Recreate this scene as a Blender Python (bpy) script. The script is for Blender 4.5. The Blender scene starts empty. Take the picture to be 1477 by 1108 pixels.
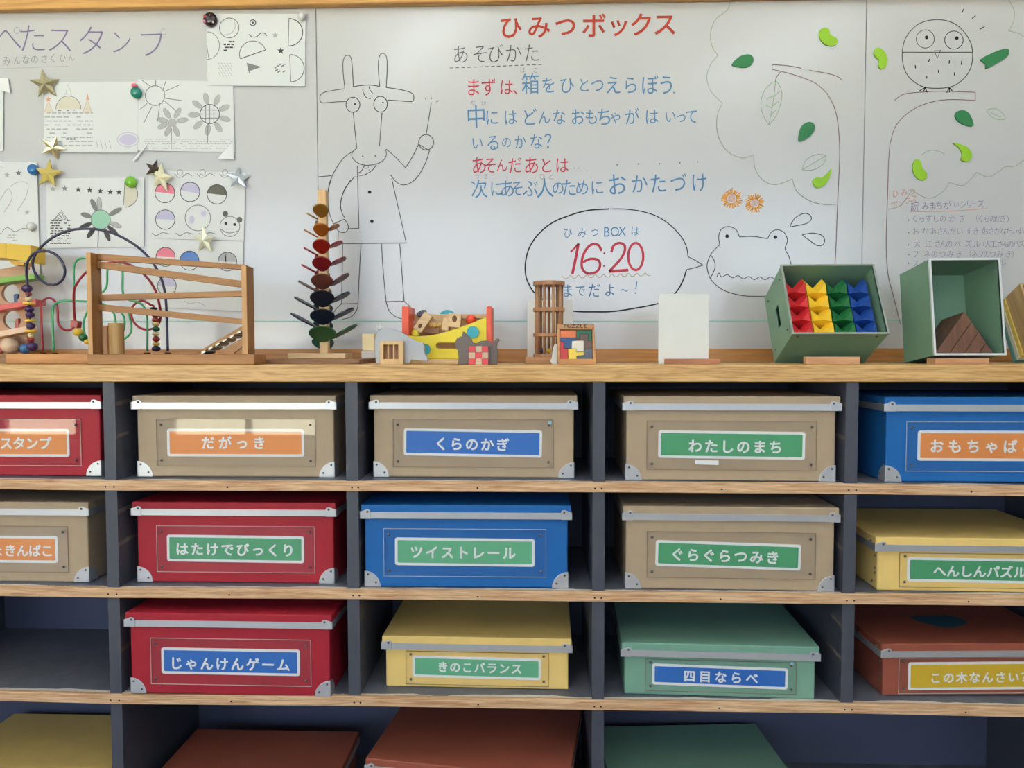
import bpy, math, random
from mathutils import Vector, Matrix
random.seed(7)

# ------------------------------------------------------------------ camera
W_PX, H_PX, F_PX = 1477.0, 1108.0, 1090.095
CAM = Vector((0.7875, -1.3605, 1.0039))
YAW, PITCH, ROLL = 0.0327, 0.04302, -0.00118
cy, sy, cp, sp = math.cos(YAW), math.sin(YAW), math.cos(PITCH), math.sin(PITCH)
FWD = Vector((-sy * cp, cy * cp, -sp))
_r = Vector((cy, sy, 0)); _u = _r.cross(FWD)
RGT = _r * math.cos(ROLL) + _u * math.sin(ROLL)
UPV = _u * math.cos(ROLL) - _r * math.sin(ROLL)
scene = bpy.context.scene
COL = scene.collection
cam_d = bpy.data.cameras.new('camera')
cam_d.sensor_width = 36.0
cam_d.lens = F_PX / W_PX * 36.0
cam_d.clip_start = 0.02
cam = bpy.data.objects.new('camera', cam_d)
COL.objects.link(cam)
cam.matrix_world = Matrix(((RGT.x, UPV.x, -FWD.x, CAM.x), (RGT.y, UPV.y, -FWD.y, CAM.y),
                           (RGT.z, UPV.z, -FWD.z, CAM.z), (0, 0, 0, 1)))
scene.camera = cam
scene.view_settings.view_transform = 'Standard'
scene.view_settings.look = 'None'
scene.view_settings.gamma = 1.0
scene.view_settings.use_curve_mapping = False
scene.view_settings.exposure = -0.12

# ------------------------------------------------------------------ daylight
SKY = 5.0
world = bpy.data.worlds.new('sky'); scene.world = world
world.use_nodes = True
wn = world.node_tree; wn.nodes.clear()
bg = wn.nodes.new('ShaderNodeBackground'); wo = wn.nodes.new('ShaderNodeOutputWorld')
bg.inputs[0].default_value = (0.74, 0.88, 1.06, 1); bg.inputs[1].default_value = SKY
wn.links.new(bg.outputs[0], wo.inputs[0])
sun_d = bpy.data.lights.new('sun', 'SUN'); sun_d.energy = 85.0; sun_d.color = (1, 0.97, 0.93); sun_d.angle = 0.02
sun = bpy.data.objects.new('sun', sun_d); COL.objects.link(sun)
sun.rotation_euler = (math.radians(-38), 0, math.radians(10))   # high sun standing behind the board wall, it only reaches the yard
sun.location = (0, 6, 9)

ROOM = dict(x0=-4.2, x1=5.2, y0=-5.0, y1=0.36, z1=2.85)
# windows of the rear wall: x0, x1, sill, head
WINS = [(-3.95, -2.55, 0.235, 2.45), (-2.45, -1.05, 0.235, 2.45), (-0.85, 0.7, 1.15, 2.45), (0.9, 2.2, 1.15, 2.45), (2.4, 3.7, 1.15, 2.45)]
for (a, b, s, h) in WINS:      # sky portals in the window openings (they only guide the daylight)
    ld = bpy.data.lights.new('window_daylight', 'AREA'); ld.shape = 'RECTANGLE'; ld.size = b - a; ld.size_y = h - s
    ld.cycles.is_portal = True
    lo = bpy.data.objects.new('window_daylight', ld); COL.objects.link(lo)
    lo.location = ((a + b) / 2, ROOM['y0'] - 0.02, (s + h) / 2); lo.rotation_euler = (math.radians(90), 0, 0)

# ------------------------------------------------------------------ helpers
def lin(c):
    c = c / 255.0
    return c / 12.92 if c <= 0.04045 else ((c + 0.055) / 1.055) ** 2.4
def rgb(r, g, b, k=1.0):
    return (min(1, lin(r) * k), min(1, lin(g) * k), min(1, lin(b) * k), 1)
MATS = {}
def mat(name, col, rough=0.5, metal=0.0, noise=0.0, nscale=40.0, bump=0.0, bscale=200.0, spec=0.5, coat=0.0):
    if name in MATS: return MATS[name]
    m = bpy.data.materials.new(name); m.use_nodes = True
    nt = m.node_tree; b = nt.nodes['Principled BSDF']
    b.inputs['Base Color'].default_value = col
    b.inputs['Roughness'].default_value = rough
    b.inputs['Metallic'].default_value = metal
    b.inputs['Specular IOR Level'].default_value = spec
    b.inputs['Coat Weight'].default_value = coat
    tc = nt.nodes.new('ShaderNodeTexCoord')
    if noise:
        n = nt.nodes.new('ShaderNodeTexNoise'); n.inputs['Scale'].default_value = nscale; n.inputs['Detail'].default_value = 5
        nt.links.new(tc.outputs['Object'], n.inputs['Vector'])
        mx = nt.nodes.new('ShaderNodeMix'); mx.data_type = 'RGBA'
        mx.inputs[6].default_value = tuple(c * (1 - noise) for c in col[:3]) + (1,)
        mx.inputs[7].default_value = tuple(min(1, c * (1 + noise)) for c in col[:3]) + (1,)
        nt.links.new(n.outputs['Fac'], mx.inputs[0]); nt.links.new(mx.outputs[2], b.inputs['Base Color'])
    if bump:
        n2 = nt.nodes.new('ShaderNodeTexNoise'); n2.inputs['Scale'].default_value = bscale; n2.inputs['Detail'].default_value = 3
        nt.links.new(tc.outputs['Object'], n2.inputs['Vector'])
        bp = nt.nodes.new('ShaderNodeBump'); bp.inputs['Strength'].default_value = bump; bp.inputs['Distance'].default_value = 0.002
        nt.links.new(n2.outputs['Fac'], bp.inputs['Height']); nt.links.new(bp.outputs['Normal'], b.inputs['Normal'])
    MATS[name] = m
    return m
def wood(name, c1, c2, axis='X', rough=0.45, scale=1.0, spec=0.4):
    """grain stretched along an axis"""
    if name in MATS: return MATS[name]
    m = bpy.data.materials.new(name); m.use_nodes = True
    nt = m.node_tree; b = nt.nodes['Principled BSDF']; L = nt.links.new
    tc = nt.nodes.new('ShaderNodeTexCoord'); mp = nt.nodes.new('ShaderNodeMapping')
    s = {'X': (3.0, 60, 60), 'Z': (60, 60, 3.0), 'Y': (60, 3.0, 60)}[axis]
    mp.inputs['Scale'].default_value = tuple(v * scale for v in s)
    L(tc.outputs['Object'], mp.inputs['Vector'])
    n = nt.nodes.new('ShaderNodeTexNoise'); n.inputs['Scale'].default_value = 1.6; n.inputs['Detail'].default_value = 6; n.inputs['Distortion'].default_value = 0.8
    L(mp.outputs[0], n.inputs['Vector'])
    n2 = nt.nodes.new('ShaderNodeTexNoise'); n2.inputs['Scale'].default_value = 6.0; n2.inputs['Detail'].default_value = 3
    L(mp.outputs[0], n2.inputs['Vector'])
    ad = nt.nodes.new('ShaderNodeMath'); ad.operation = 'MULTIPLY_ADD'; ad.inputs[1].default_value = 0.35
    L(n2.outputs['Fac'], ad.inputs[0]); L(n.outputs['Fac'], ad.inputs[2])
    r = nt.nodes.new('ShaderNodeValToRGB'); r.color_ramp.elements[0].position = 0.45; r.color_ramp.elements[1].position = 0.85
    r.color_ramp.elements[0].color = c2; r.color_ramp.elements[1].color = c1
    L(ad.outputs[0], r.inputs[0]); L(r.outputs[0], b.inputs['Base Color'])
    b.inputs['Roughness'].default_value = rough; b.inputs['Specular IOR Level'].default_value = spec
    MATS[name] = m
    return m

def ray(x, y): return FWD + RGT * ((x - W_PX / 2) / F_PX) + UPV * ((H_PX / 2 - y) / F_PX)
def atY(x, y, Y):
    d = ray(x, y); return CAM + d * ((Y - CAM.y) / d.y)
def atZ(x, y, Z):
    d = ray(x, y); return CAM + d * ((Z - CAM.z) / d.z)

class MB:
    """collects geometry; build() links it as one mesh object"""
    def __init__(s): s.v = []; s.f = []; s.m = []; s.sm = []
    def add(s, vs, fs, mi=0, smooth=False):
        o = len(s.v); s.v += [Vector(v) for v in vs]
        for f in fs: s.f.append([i + o for i in f]); s.m.append(mi); s.sm.append(smooth)
        return s
    def box(s, x0, x1, y0, y1, z0, z1, mi=0, M=None):
        vs = [Vector(v) for v in ((x0,y0,z0),(x1,y0,z0),(x1,y1,z0),(x0,y1,z0),(x0,y0,z1),(x1,y0,z1),(x1,y1,z1),(x0,y1,z1))]
        if M: vs = [M @ v for v in vs]
        return s.add(vs, [(0,3,2,1),(4,5,6,7),(0,1,5,4),(1,2,6,5),(2,3,7,6),(3,0,4,7)], mi)
    def prism(s, poly, y0, y1, mi=0, M=None, smooth=False, capmi=None):
        """poly of (x,z) extruded from y0 (front) to y1"""
        n = len(poly)
        area = sum(poly[i][0]*poly[(i+1)%n][1]-poly[(i+1)%n][0]*poly[i][1] for i in range(n))
        if area < 0: poly = poly[::-1]
        vs = [Vector((a, y0, b)) for a, b in poly] + [Vector((a, y1, b)) for a, b in poly]
        if M: vs = [M @ v for v in vs]
        s.add(vs, [list(range(n))], mi if capmi is None else capmi); o = len(s.v) - 2*n
        s.f.append([o + n + i for i in range(n)][::-1]); s.m.append(mi); s.sm.append(False)
        for i in range(n):
            j = (i + 1) % n
            s.f.append([o+j, o+i, o+n+i, o+n+j][::1]); s.m.append(mi); s.sm.append(smooth)
        return s
    def tube(s, pts, r, n=10, mi=0, cap=True, smooth=True):
        pts = [Vector(p) for p in pts]; N = len(pts)
        rs = r if isinstance(r, (list, tuple)) else [r]*N
        t0 = (pts[1]-pts[0]).normalized()
        a = t0.orthogonal().normalized(); vs = []
        for i, p in enumerate(pts):
            t = (pts[min(i+1, N-1)] - pts[max(i-1, 0)])
            if t.length < 1e-9: t = t0
            t = t.normalized()
            a = (a - t*a.dot(t)).normalized(); b = t.cross(a)
            for k in range(n):
                q = 2*math.pi*k/n; vs.append(p + (a*math.cos(q) + b*math.sin(q))*rs[i])
        fs = [(i*n+k, i*n+(k+1)%n, (i+1)*n+(k+1)%n, (i+1)*n+k) for i in range(N-1) for k in range(n)]
        s.add(vs, fs, mi, smooth); o = len(s.v)-len(vs)
        if cap:
            s.f.append([o+k for k in range(n)][::-1]); s.m.append(mi); s.sm.append(False)
            s.f.append([o+(N-1)*n+k for k in range(n)]); s.m.append(mi); s.sm.append(False)
        return s
    def cyl(s, p0, p1, r, n=20, mi=0): return s.tube([p0, p1], r, n, mi)
    def ball(s, c, r, mi=0, nu=16, nv=10, sc=(1,1,1), M=None):
        c = Vector(c); vs = []
        for j in range(nv+1):
            th = math.pi*j/nv
            for i in range(nu):
                ph = 2*math.pi*i/nu
                v = Vector((math.sin(th)*math.cos(ph)*sc[0], math.sin(th)*math.sin(ph)*sc[1], math.cos(th)*sc[2]))*r
                if M: v = M @ v
                vs.append(c + v)
        fs = [(j*nu+i, (j+1)*nu+i, (j+1)*nu+(i+1)%nu, j*nu+(i+1)%nu) for j in range(nv) for i in range(nu)]
        return s.add(vs, fs, mi, True)
    def stroke(s, pts, w, Y, mi=0):
        """flat ink line on the plane y=Y; pts (x,z)"""
        P = []
        for p in pts:
            q = Vector((p[0], p[1]))
            if not P or (q-P[-1]).length > 1e-5: P.append(q)
        if len(P) < 2: return s
        closed = (P[0]-P[-1]).length < 1e-4
        vs = []
        N = len(P)
        for i, p in enumerate(P):
            if closed: a, b = P[i-1 if i else N-2], P[i+1 if i < N-1 else 1]
            else: a, b = P[max(i-1,0)], P[min(i+1,N-1)]
            t = (b-a)
            t = t.normalized() if t.length > 1e-9 else Vector((1,0))
            n = Vector((-t.y, t.x))*w/2
            vs += [(p.x+n.x, Y, p.y+n.y), (p.x-n.x, Y, p.y-n.y)]
        return s.add(vs, [(2*i, 2*i+1, 2*i+3, 2*i+2) for i in range(N-1)], mi)
    def fill(s, pts, Y, mi=0):
        n = len(pts)
        area = sum(pts[i][0]*pts[(i+1)%n][1]-pts[(i+1)%n][0]*pts[i][1] for i in range(n))
        if area < 0: pts = pts[::-1]
        return s.add([(p[0], Y, p[1]) for p in pts], [list(range(n))], mi)
    def build(s, name, mats, parent=None, origin=None, bevel=0.0, seg=2):
        me = bpy.data.meshes.new(name)
        if parent is not None and parent.get('_wl') is not None: origin = Vector(parent['_wl'])
        if origin is None: origin = Vector((0,0,0))
        me.from_pydata([tuple(v - origin) for v in s.v], [], s.f)
        for m in (mats if isinstance(mats, (list, tuple)) else [mats]): me.materials.append(m)
        for p, mi, sm in zip(me.polygons, s.m, s.sm): p.material_index = mi; p.use_smooth = sm
        me.update()
        o = bpy.data.objects.new(name, me); COL.objects.link(o)
        if parent is not None: o.parent = parent
        else: o.location = origin
        if bevel:
            b = o.modifiers.new('bevel', 'BEVEL'); b.width = bevel; b.segments = seg; b.limit_method = 'ANGLE'; b.angle_limit = math.radians(40)
        return o
    def base(s):
        xs = [v.x for v in s.v]; ys = [v.y for v in s.v]; zs = [v.z for v in s.v]
        return Vector(((min(xs)+max(xs))/2, (min(ys)+max(ys))/2, min(zs)))
def tag(o, label, cat, group=None):
    o['label'] = label; o['category'] = cat
    if group: o['group'] = group
    return o
def empty(name, label, cat, loc, group=None, world=True):
    """a thing: Empty at its base; with world=True its parts are given in world coordinates"""
    o = bpy.data.objects.new(name, None); COL.objects.link(o); o.location = loc; o.empty_display_size = 0.05
    if world: o['_wl'] = tuple(loc)
    return tag(o, label, cat, group)
def one(mb, name, mats, label, cat, group=None, bevel=0.0):
    return tag(mb.build(name, mats, None, mb.base(), bevel), label, cat, group)
def struct(name, mb, m, parent=None, bevel=0):
    o = mb.build(name, m, parent, bevel=bevel)
    if parent is None: o['kind'] = 'structure'
    return o

def spline(pts, n=6, closed=False):
    """Catmull-Rom through 2-D or 3-D points"""
    P = [Vector(p) for p in pts]; N = len(P); out = []
    if N < 3: return P
    rng = N if closed else N-1
    for i in range(rng):
        if closed: a, b, c, d = P[i-1], P[i], P[(i+1)%N], P[(i+2)%N]
        else: a, b, c, d = P[max(i-1,0)], P[i], P[i+1], P[min(i+2,N-1)]
        for k in range(n):
            t = k/n
            out.append(0.5*((2*b) + (c-a)*t + (2*a-5*b+4*c-d)*t*t + (3*b-a-3*c+d)*t**3))
    out.append(P[0].copy() if closed else P[-1])
    return out

# text from the built-in font, glyph by glyph
GL = {}
def glyph(ch, off=0.0):
    k = (ch, off)
    if k not in GL:
        c = bpy.data.curves.new('glyph', 'FONT'); c.body = ch; c.size = 1.0; c.offset = off; c.resolution_u = 3
        o = bpy.data.objects.new('glyph', c); COL.objects.link(o)
        dg = bpy.context.evaluated_depsgraph_get(); dg.update()
        me = bpy.data.meshes.new_from_object(o.evaluated_get(dg))
        vs = [(v.co.x, v.co.y) for v in me.vertices]; fs = [list(p.vertices) for p in me.polygons]
        bpy.data.objects.remove(o); bpy.data.curves.remove(c); bpy.data.meshes.remove(me)
        GL[k] = (vs, fs)
    return GL[k]
def put(mb, ch, cx, cz, em, Y, off=0.0, mi=0, rot=0.0, wide=1.0):
    """glyph with its em box centred on (cx,cz) of the plane y=Y"""
    bold = off if off > 0 else 0.0
    vs, fs = glyph(ch, min(off, 0.0))
    if not vs: return
    full = ord(ch) > 0x2000
    if full: ox, oy = 0.5, 0.38
    else:
        xs = [v[0] for v in vs]; ys = [v[1] for v in vs]; ox, oy = (min(xs)+max(xs))/2, (min(ys)+max(ys))/2
    c, s_ = math.cos(rot), math.sin(rot)
    for k in range(7 if bold else 1):
        bx, by = (0, 0) if k == 0 else (bold*math.cos(k*math.pi/3), bold*math.sin(k*math.pi/3))
        out = []
        for x, y in vs:
            dx, dy = (x-ox+bx)*em*wide, (y-oy+by)*em
            out.append((cx + dx*c - dy*s_, Y - k*0.00001, cz + dx*s_ + dy*c))
        mb.add(out, fs, mi)

# ------------------------------------------------------------------ palette
K = 1.12
def make_board_mat():
    m = mat('whiteboard_enamel', rgb(203, 203, 206), 0.2, bump=0.06, bscale=120, spec=0.95)
    return m
M_board = make_board_mat()
M_paper = mat('drawing_paper', rgb(236, 237, 236), 0.8)
M_oak = wood('oak_worktop', rgb(222, 182, 124, K), rgb(170, 124, 72, K), 'X', 0.4, 2.2)
M_frame = wood('oak_frame', rgb(196, 152, 88, K), rgb(164, 118, 62, K), 'X', 0.4)
M_strip = wood('oak_strip', rgb(190, 138, 84, K), rgb(158, 108, 62, K), 'X', 0.35)
M_nose = wood('pine_edge', rgb(226, 190, 152, K), rgb(172, 124, 88, K), 'X', 0.6, 2.2)
M_div = mat('slate_paint', rgb(68, 71, 84, K), 0.5, noise=0.12, nscale=14)
M_in = mat('dark_slate_paint', rgb(66, 72, 96, K), 0.55, noise=0.15, nscale=9)
M_dark = mat('dark_gap', (0.01, 0.01, 0.01, 1), 0.8)
M_metal = mat('pale_metal', rgb(205, 207, 214), 0.32, 0.55, noise=0.05)
M_rivet = mat('rivet_steel', rgb(120, 116, 112), 0.3, 0.9)
M_white = mat('label_white', rgb(246, 245, 246), 0.5)
BOXC = {'red': (163, 38, 54), 'tan': (173, 153, 130), 'blue': (30, 98, 170), 'yellow': (236, 202, 126), 'green': (118, 160, 143), 'brown': (150, 82, 66)}
M_box = {k: mat(k + '_kraft_board', rgb(*v, 1.1), 0.5, noise=0.08, nscale=25, bump=0.08, bscale=500, spec=0.25) for k, v in BOXC.items()}
LABC = {'orange': (226, 142, 76), 'blue': (30, 104, 192), 'green': (74, 158, 112), 'yellow': (216, 180, 50), 'mint': (98, 178, 138)}
M_lab = {k: mat(k + '_label_print', rgb(*v, 1.1), 0.45) for k, v in LABC.items()}
def acrylic():
    m = bpy.data.materials.new('clear_acrylic'); m.use_nodes = True
    nt = m.node_tree; nt.nodes.clear(); L = nt.links.new
    o = nt.nodes.new('ShaderNodeOutputMaterial'); mx = nt.nodes.new('ShaderNodeMixShader')
    tr = nt.nodes.new('ShaderNodeBsdfTransparent'); gl = nt.nodes.new('ShaderNodeBsdfGlossy'); fr = nt.nodes.new('ShaderNodeFresnel')
    tr.inputs[0].default_value = (1, 1, 1, 1); gl.inputs['Roughness'].default_value = 0.02; fr.inputs[0].default_value = 1.45
    ge = nt.nodes.new('ShaderNodeNewGeometry'); iv = nt.nodes.new('ShaderNodeMath'); iv.operation = 'SUBTRACT'; iv.inputs[0].default_value = 1.0
    L(ge.outputs['Backfacing'], iv.inputs[1]); mu = nt.nodes.new('ShaderNodeMath'); mu.operation = 'MULTIPLY'; m0 = nt.nodes.new('ShaderNodeMath'); m0.operation = 'MULTIPLY'; m0.inputs[1].default_value = 1.6   # both faces of the sheet
    L(fr.outputs[0], m0.inputs[0]); L(m0.outputs[0], mu.inputs[0]); L(iv.outputs[0], mu.inputs[1]); mu.use_clamp = True
    L(mu.outputs[0], mx.inputs[0]); L(tr.outputs[0], mx.inputs[1]); L(gl.outputs[0], mx.inputs[2]); L(mx.outputs[0], o.inputs[0])
    return m
M_acr = acrylic()
M_edge = mat('acrylic_edge', rgb(205, 200, 195), 0.3)
def ink(name, c): return mat(name, rgb(*c), 0.6, spec=0.2)
I_black = ink('black_marker', (38, 38, 42)); I_thin = ink('grey_marker', (92, 92, 94)); I_red = ink('red_marker', (190, 66, 84))
I_title = ink('title_red', (172, 62, 46)); I_blue = ink('blue_marker', (86, 132, 176)); I_teal = ink('teal_line', (138, 208, 190))
I_pgrey = ink('violet_marker', (122, 112, 152)); I_faint = ink('faint_violet', (142, 138, 162)); I_brown = ink('brown_marker', (134, 112, 112))
I_leafl = ink('faint_green', (146, 172, 148)); I_cloud = ink('faint_cloud', (156, 166, 152)); I_or = ink('orange_marker', (226, 158, 70))
I_sub = ink('pale_grey_marker', (150, 150, 154)); I_fpink = ink('faint_pink', (210, 152, 136)); I_tan = ink('tan_marker', (190, 166, 124)); I_pencil = ink('pencil', (130, 130, 132)); I_pd = ink('dark_pencil', (70, 70, 74))
I_pl = ink('light_pencil', (186, 187, 188)); I_g = ink('green_pencil', (158, 206, 184)); I_pinkp = ink('pink_pencil', (226, 132, 154)); I_bluep = ink('blue_pencil', (96, 132, 200))
I_lav = ink('lavender_pencil', (206, 200, 226)); I_cream = ink('cream_pencil', (228, 222, 204)); I_orp = ink('orange_pencil', (222, 164, 140)); I_dk = ink('dark_grey_fill', (104, 104, 98)); I_yel = ink('yellow_pencil', (222, 190, 110))

# ------------------------------------------------------------------ the room
R0 = ROOM
TH = 0.18
M_wall = mat('wall_paint', rgb(222, 223, 222), 0.9, noise=0.03, nscale=3)
M_floor = wood('classroom_floor', rgb(112, 98, 86), rgb(92, 78, 66), 'Y', 0.35, 0.3)
M_ceil = mat('ceiling_panel', rgb(232, 232, 228), 0.95)
struct('floor', MB().box(R0['x0']-TH, R0['x1']+TH, R0['y0']-TH, R0['y1']+TH, -0.1, 0), M_floor)
struct('ceiling', MB().box(R0['x0']-TH, R0['x1']+TH, R0['y0']-TH, R0['y1']+TH, R0['z1'], R0['z1']+0.15), M_ceil)
struct('wall_back', MB().box(R0['x0'], R0['x1'], R0['y1'], R0['y1']+TH, 0, R0['z1']), M_wall)
struct('wall_left', MB().box(R0['x0']-TH, R0['x0'], R0['y0']-TH, R0['y1']+TH, 0, R0['z1']), M_wall)
struct('wall_right', MB().box(R0['x1'], R0['x1']+TH, R0['y0']-TH, R0['y1']+TH, 0, R0['z1']), M_wall)
wb = MB(); ya, yb = R0['y0']-TH, R0['y0']; px_ = R0['x0']
for (a, b, s_, h) in WINS:
    wb.box(px_, a, ya, yb, 0, R0['z1']); wb.box(a, b, ya, yb, 0, s_); wb.box(a, b, ya, yb, h, R0['z1']); px_ = b
wb.box(px_, R0['x1'], ya, yb, 0, R0['z1'])
struct('wall_rear', wb, M_wall)
M_alu = mat('window_aluminium', rgb(150, 150, 150), 0.4, 0.6)
for i, (a, b, s_, h) in enumerate(WINS):
    f = MB(); y0, y1 = ya+0.05, ya+0.11
    for u, v in ((a, a+0.04), (b-0.04, b), ((a+b)/2-0.025, (a+b)/2+0.025)): f.box(u, v, y0, y1, s_, h)
    f.box(a, b, y0, y1, s_, s_+0.04); f.box(a, b, y0, y1, h-0.04, h)
    struct('window_%d' % (i+1), f, M_alu)
struct('ground', MB().box(-40, 40, -60, R0['y0']-TH, -0.45, -0.35), mat('sunlit_yard', rgb(232, 226, 188), 0.95, noise=0.2, nscale=0.4))

# fluorescent fixtures hung askew under the ceiling; near row added for steeper light
LAMP = 9.0
def emit(name, c, e):
    m = bpy.data.materials.new(name); m.use_nodes = True; b = m.node_tree.nodes['Principled BSDF']
    b.inputs['Base Color'].default_value = (.8, .8, .8, 1); b.inputs['Emission Color'].default_value = c; b.inputs['Emission Strength'].default_value = e
    return m
M_lamp = emit('lamp_diffuser', (0.88, 0.96, 1.06, 1), LAMP); M_hous = mat('lamp_housing', rgb(236, 236, 234), .5)
for lx, ly, lab in ((.08, -2.45, 'second row, middle'), (2.15, -2.7, 'second row, right'), (-1.3, -1.0, 'added near row, left'), (.75, -.95, 'added near row, middle'), (2.8, -1.1, 'added near row, right')):
    t = bpy.data.objects.new('ceiling_light', None); COL.objects.link(t); t.location = (lx, ly, 2.85); t.rotation_euler = (0, 0, math.radians(56))
    t['label'] = 'white fluorescent ceiling fixture, ' + lab; t['category'] = 'lamp'
    MB().box(-.63, .63, -.13, .13, -.06, 0).build('housing', M_hous, t, bevel=.004)
    MB().box(-.6, .6, -.11, .11, -.07, -.0602).build('diffuser', M_lamp, t)

# ------------------------------------------------------------------ whiteboards with their drawings
YB = 0.33          # board surface
YI = YB - 0.0006   # ink
top_z = atY(0, 14, YB-0.02).z
X_A, X_B = atY(458.5, 250, YB).x, atY(1246.5, 200, YB).x
wl, wr = -0.75, 2.35
zb0 = atY(740, 503.5, YB).z - 0.02
boards = []
for (a, b, lab) in ((wl, X_A-0.0008, 'whiteboard panel on the left covered with pinned stamp drawings'),
                    (X_A+0.0008, X_B-0.0008, 'wide middle whiteboard panel with the goat, red title and speech bubble'),
                    (X_B+0.0008, wr, 'right whiteboard panel with the owl drawing')):
    boards.append(one(MB().box(a, b, YB, YB+0.02, zb0, top_z+0.05), 'whiteboard', M_board, lab, 'whiteboard'))
    boards[-1]['_wl'] = tuple(boards[-1].location)
BL, BM, BR = boards
one(MB().box(wl, wr, YB-0.022, YB-0.0002, top_z, top_z+0.09), 'board_frame_rail', M_frame, 'oak rail along the top edge of the whiteboards', 'frame', bevel=0.003)

def w2(p):                      # photo point -> board plane (x,z)
    v = atY(p[0], p[1], YI); return (v.x, v.z)
PX = 1.69/1090.0                # size of a photo pixel on the board
class Draw:
    """pens on a board; every pen is one part of that board"""
    def __init__(s, board): s.b = board; s.mb = MB(); s.mats = []
    def _mi(s, m):
        if m not in s.mats: s.mats.append(m)
        return s.mats.index(m)
    def line(s, m, pts, w=1.1, sc=1.0, off=(0,0), smooth=True, closed=False):
        q = [w2((p[0]/sc+off[0], p[1]/sc+off[1])) for p in pts]
        if smooth and len(q) > 2: q = [(v.x, v.y) for v in spline(q, 6, closed)]
        elif closed: q = q + [q[0]]
        s.mb.stroke(q, w*PX, YI, s._mi(m)); return s
    def circ(s, m, c, rx, ry=None, w=1.1, sc=1.0, off=(0,0), fill=False):
        ry = ry or rx
        pts = [(c[0]+rx*math.cos(t*math.pi/14), c[1]+ry*math.sin(t*math.pi/14)) for t in range(28)]
        q = [w2((p[0]/sc+off[0], p[1]/sc+off[1])) for p in pts]
        if fill: s.mb.fill(q, YI, s._mi(m))
        else: s.mb.stroke(q+[q[0]], w*PX, YI, s._mi(m))
        return s
    def text(s, m, chars, xs, ys, em, sc=1.0, off=(0,0), bold=0.0, rot=0.0):
        n = len(chars)
        for i, ch in enumerate(chars):
            x = xs[i]; y = ys if not isinstance(ys, (tuple, list)) else ys[0]+(ys[1]-ys[0])*(x-xs[0])/max(1e-6, xs[-1]-xs[0])
            e = em[i] if isinstance(em, (list, tuple)) else em
            a = w2((x/sc+off[0], y/sc+off[1]))
            put(s.mb, ch, a[0], a[1], e*PX, YI, bold, s._mi(m), rot + random.uniform(-0.05, 0.05)*(0 if bold > 0.01 else 1), 1.0 if bold > 0.01 or e > 40 else 0.86)
        return s
    def done(s, name, label=None):
        o = s.mb.build(name, s.mats, s.b)
        if label: o['label'] = label
        return o

# --- middle board: title and instructions
S7, O7 = 3.517, (640, 0)
Draw(BM).text(I_title, 'ひみつボックス', (340, 483, 618, 762, 888, 1003, 1122), (138, 122), [34, 34, 33, 36, 33, 35, 35], S7, O7, 0.013).done('marker_title', 'red marker title')
d = Draw(BM).text(I_thin, 'あそびかた', (85, 185, 262, 352, 445), (275, 268), 29, S7, O7, -0.012, 0.08)
for k in range(16): d.line(I_thin, [(30+k*30, 345-k*1.15), (48+k*30, 344.3-k*1.15)], 1.0, S7, O7)
d.done('marker_heading', 'grey heading with dashed underline')
d = Draw(BM)
d.text(I_red, 'まずは、', (150, 228, 318, 385), 442, [27, 27, 24, 24], S7, O7, 0.0)
d.text(I_blue, '箱', (440,), 425, 31, S7, O7, 0.0)
d.text(I_blue, 'をひとつえらぼう', (532, 625, 712, 780, 860, 948, 1045, 1130), (432, 430), [25, 26, 22, 24, 28, 27, 30, 30], S7, O7, 0.0, 0.05)
d.circ(I_blue, (1168, 470), 4, None, 1, S7, O7, True)
d.text(I_faint, 'はこ', (400, 465), 355, 9, S7, O7)
d.done('marker_line'); d = Draw(BM)
d.text(I_blue, '中', (165,), 590, 35, S7, O7, 0.0)
d.text(I_blue, 'にはどんなおもちゃがはいって', (245, 338, 435, 510, 585, 680, 750, 815, 872, 955, 1055, 1150, 1205, 1258), (595, 590), [25, 24, 27, 22, 24, 25, 24, 28, 22, 25, 24, 20, 20, 23], S7, O7, 0.0, 0.05)
d.text(I_faint, 'なか', (148, 202), 522, 9, S7, O7)
d.done('marker_line'); d = Draw(BM)
d.text(I_blue, 'いるのかな？', (170, 250, 318, 388, 470, 550), (725, 715), [21, 25, 18, 21, 24, 27], S7, O7, 0.0, 0.05)
d.done('marker_line'); d = Draw(BM)
d.text(I_red, 'あそんだあとは', (178, 235, 295, 362, 445, 520, 600), (838, 838), [27, 25, 20, 25, 27, 24, 24], S7, O7, 0.0, 0.05)
for x in (662, 688, 712): d.circ(I_thin, (x, 853), 2.6, None, 1, S7, O7, True)
for x, y in ((880, 836), (988, 832), (1095, 831), (1198, 825), (1288, 821)): d.circ(I_thin, (x, y), 3.6, None, 1, S7, O7, True)
d.done('marker_line'); d = Draw(BM)
d.text(I_blue, '次にあそぶ人のために', (180, 268, 322, 372, 440, 513, 580, 635, 702, 778), (958, 950), [29, 24, 27, 24, 27, 30, 22, 27, 24, 24], S7, O7, 0.0, 0.03)
d.text(I_blue, 'おかたづけ', (880, 992, 1088, 1190, 1296), (935, 925), [34, 29, 30, 29, 29], S7, O7, 0.0, 0.05)
d.text(I_faint, 'つぎ', (170, 215), 895, 8, S7, O7).text(I_faint, 'ひと', (500, 545), 895, 10, S7, O7)
d.done('marker_line')

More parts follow.
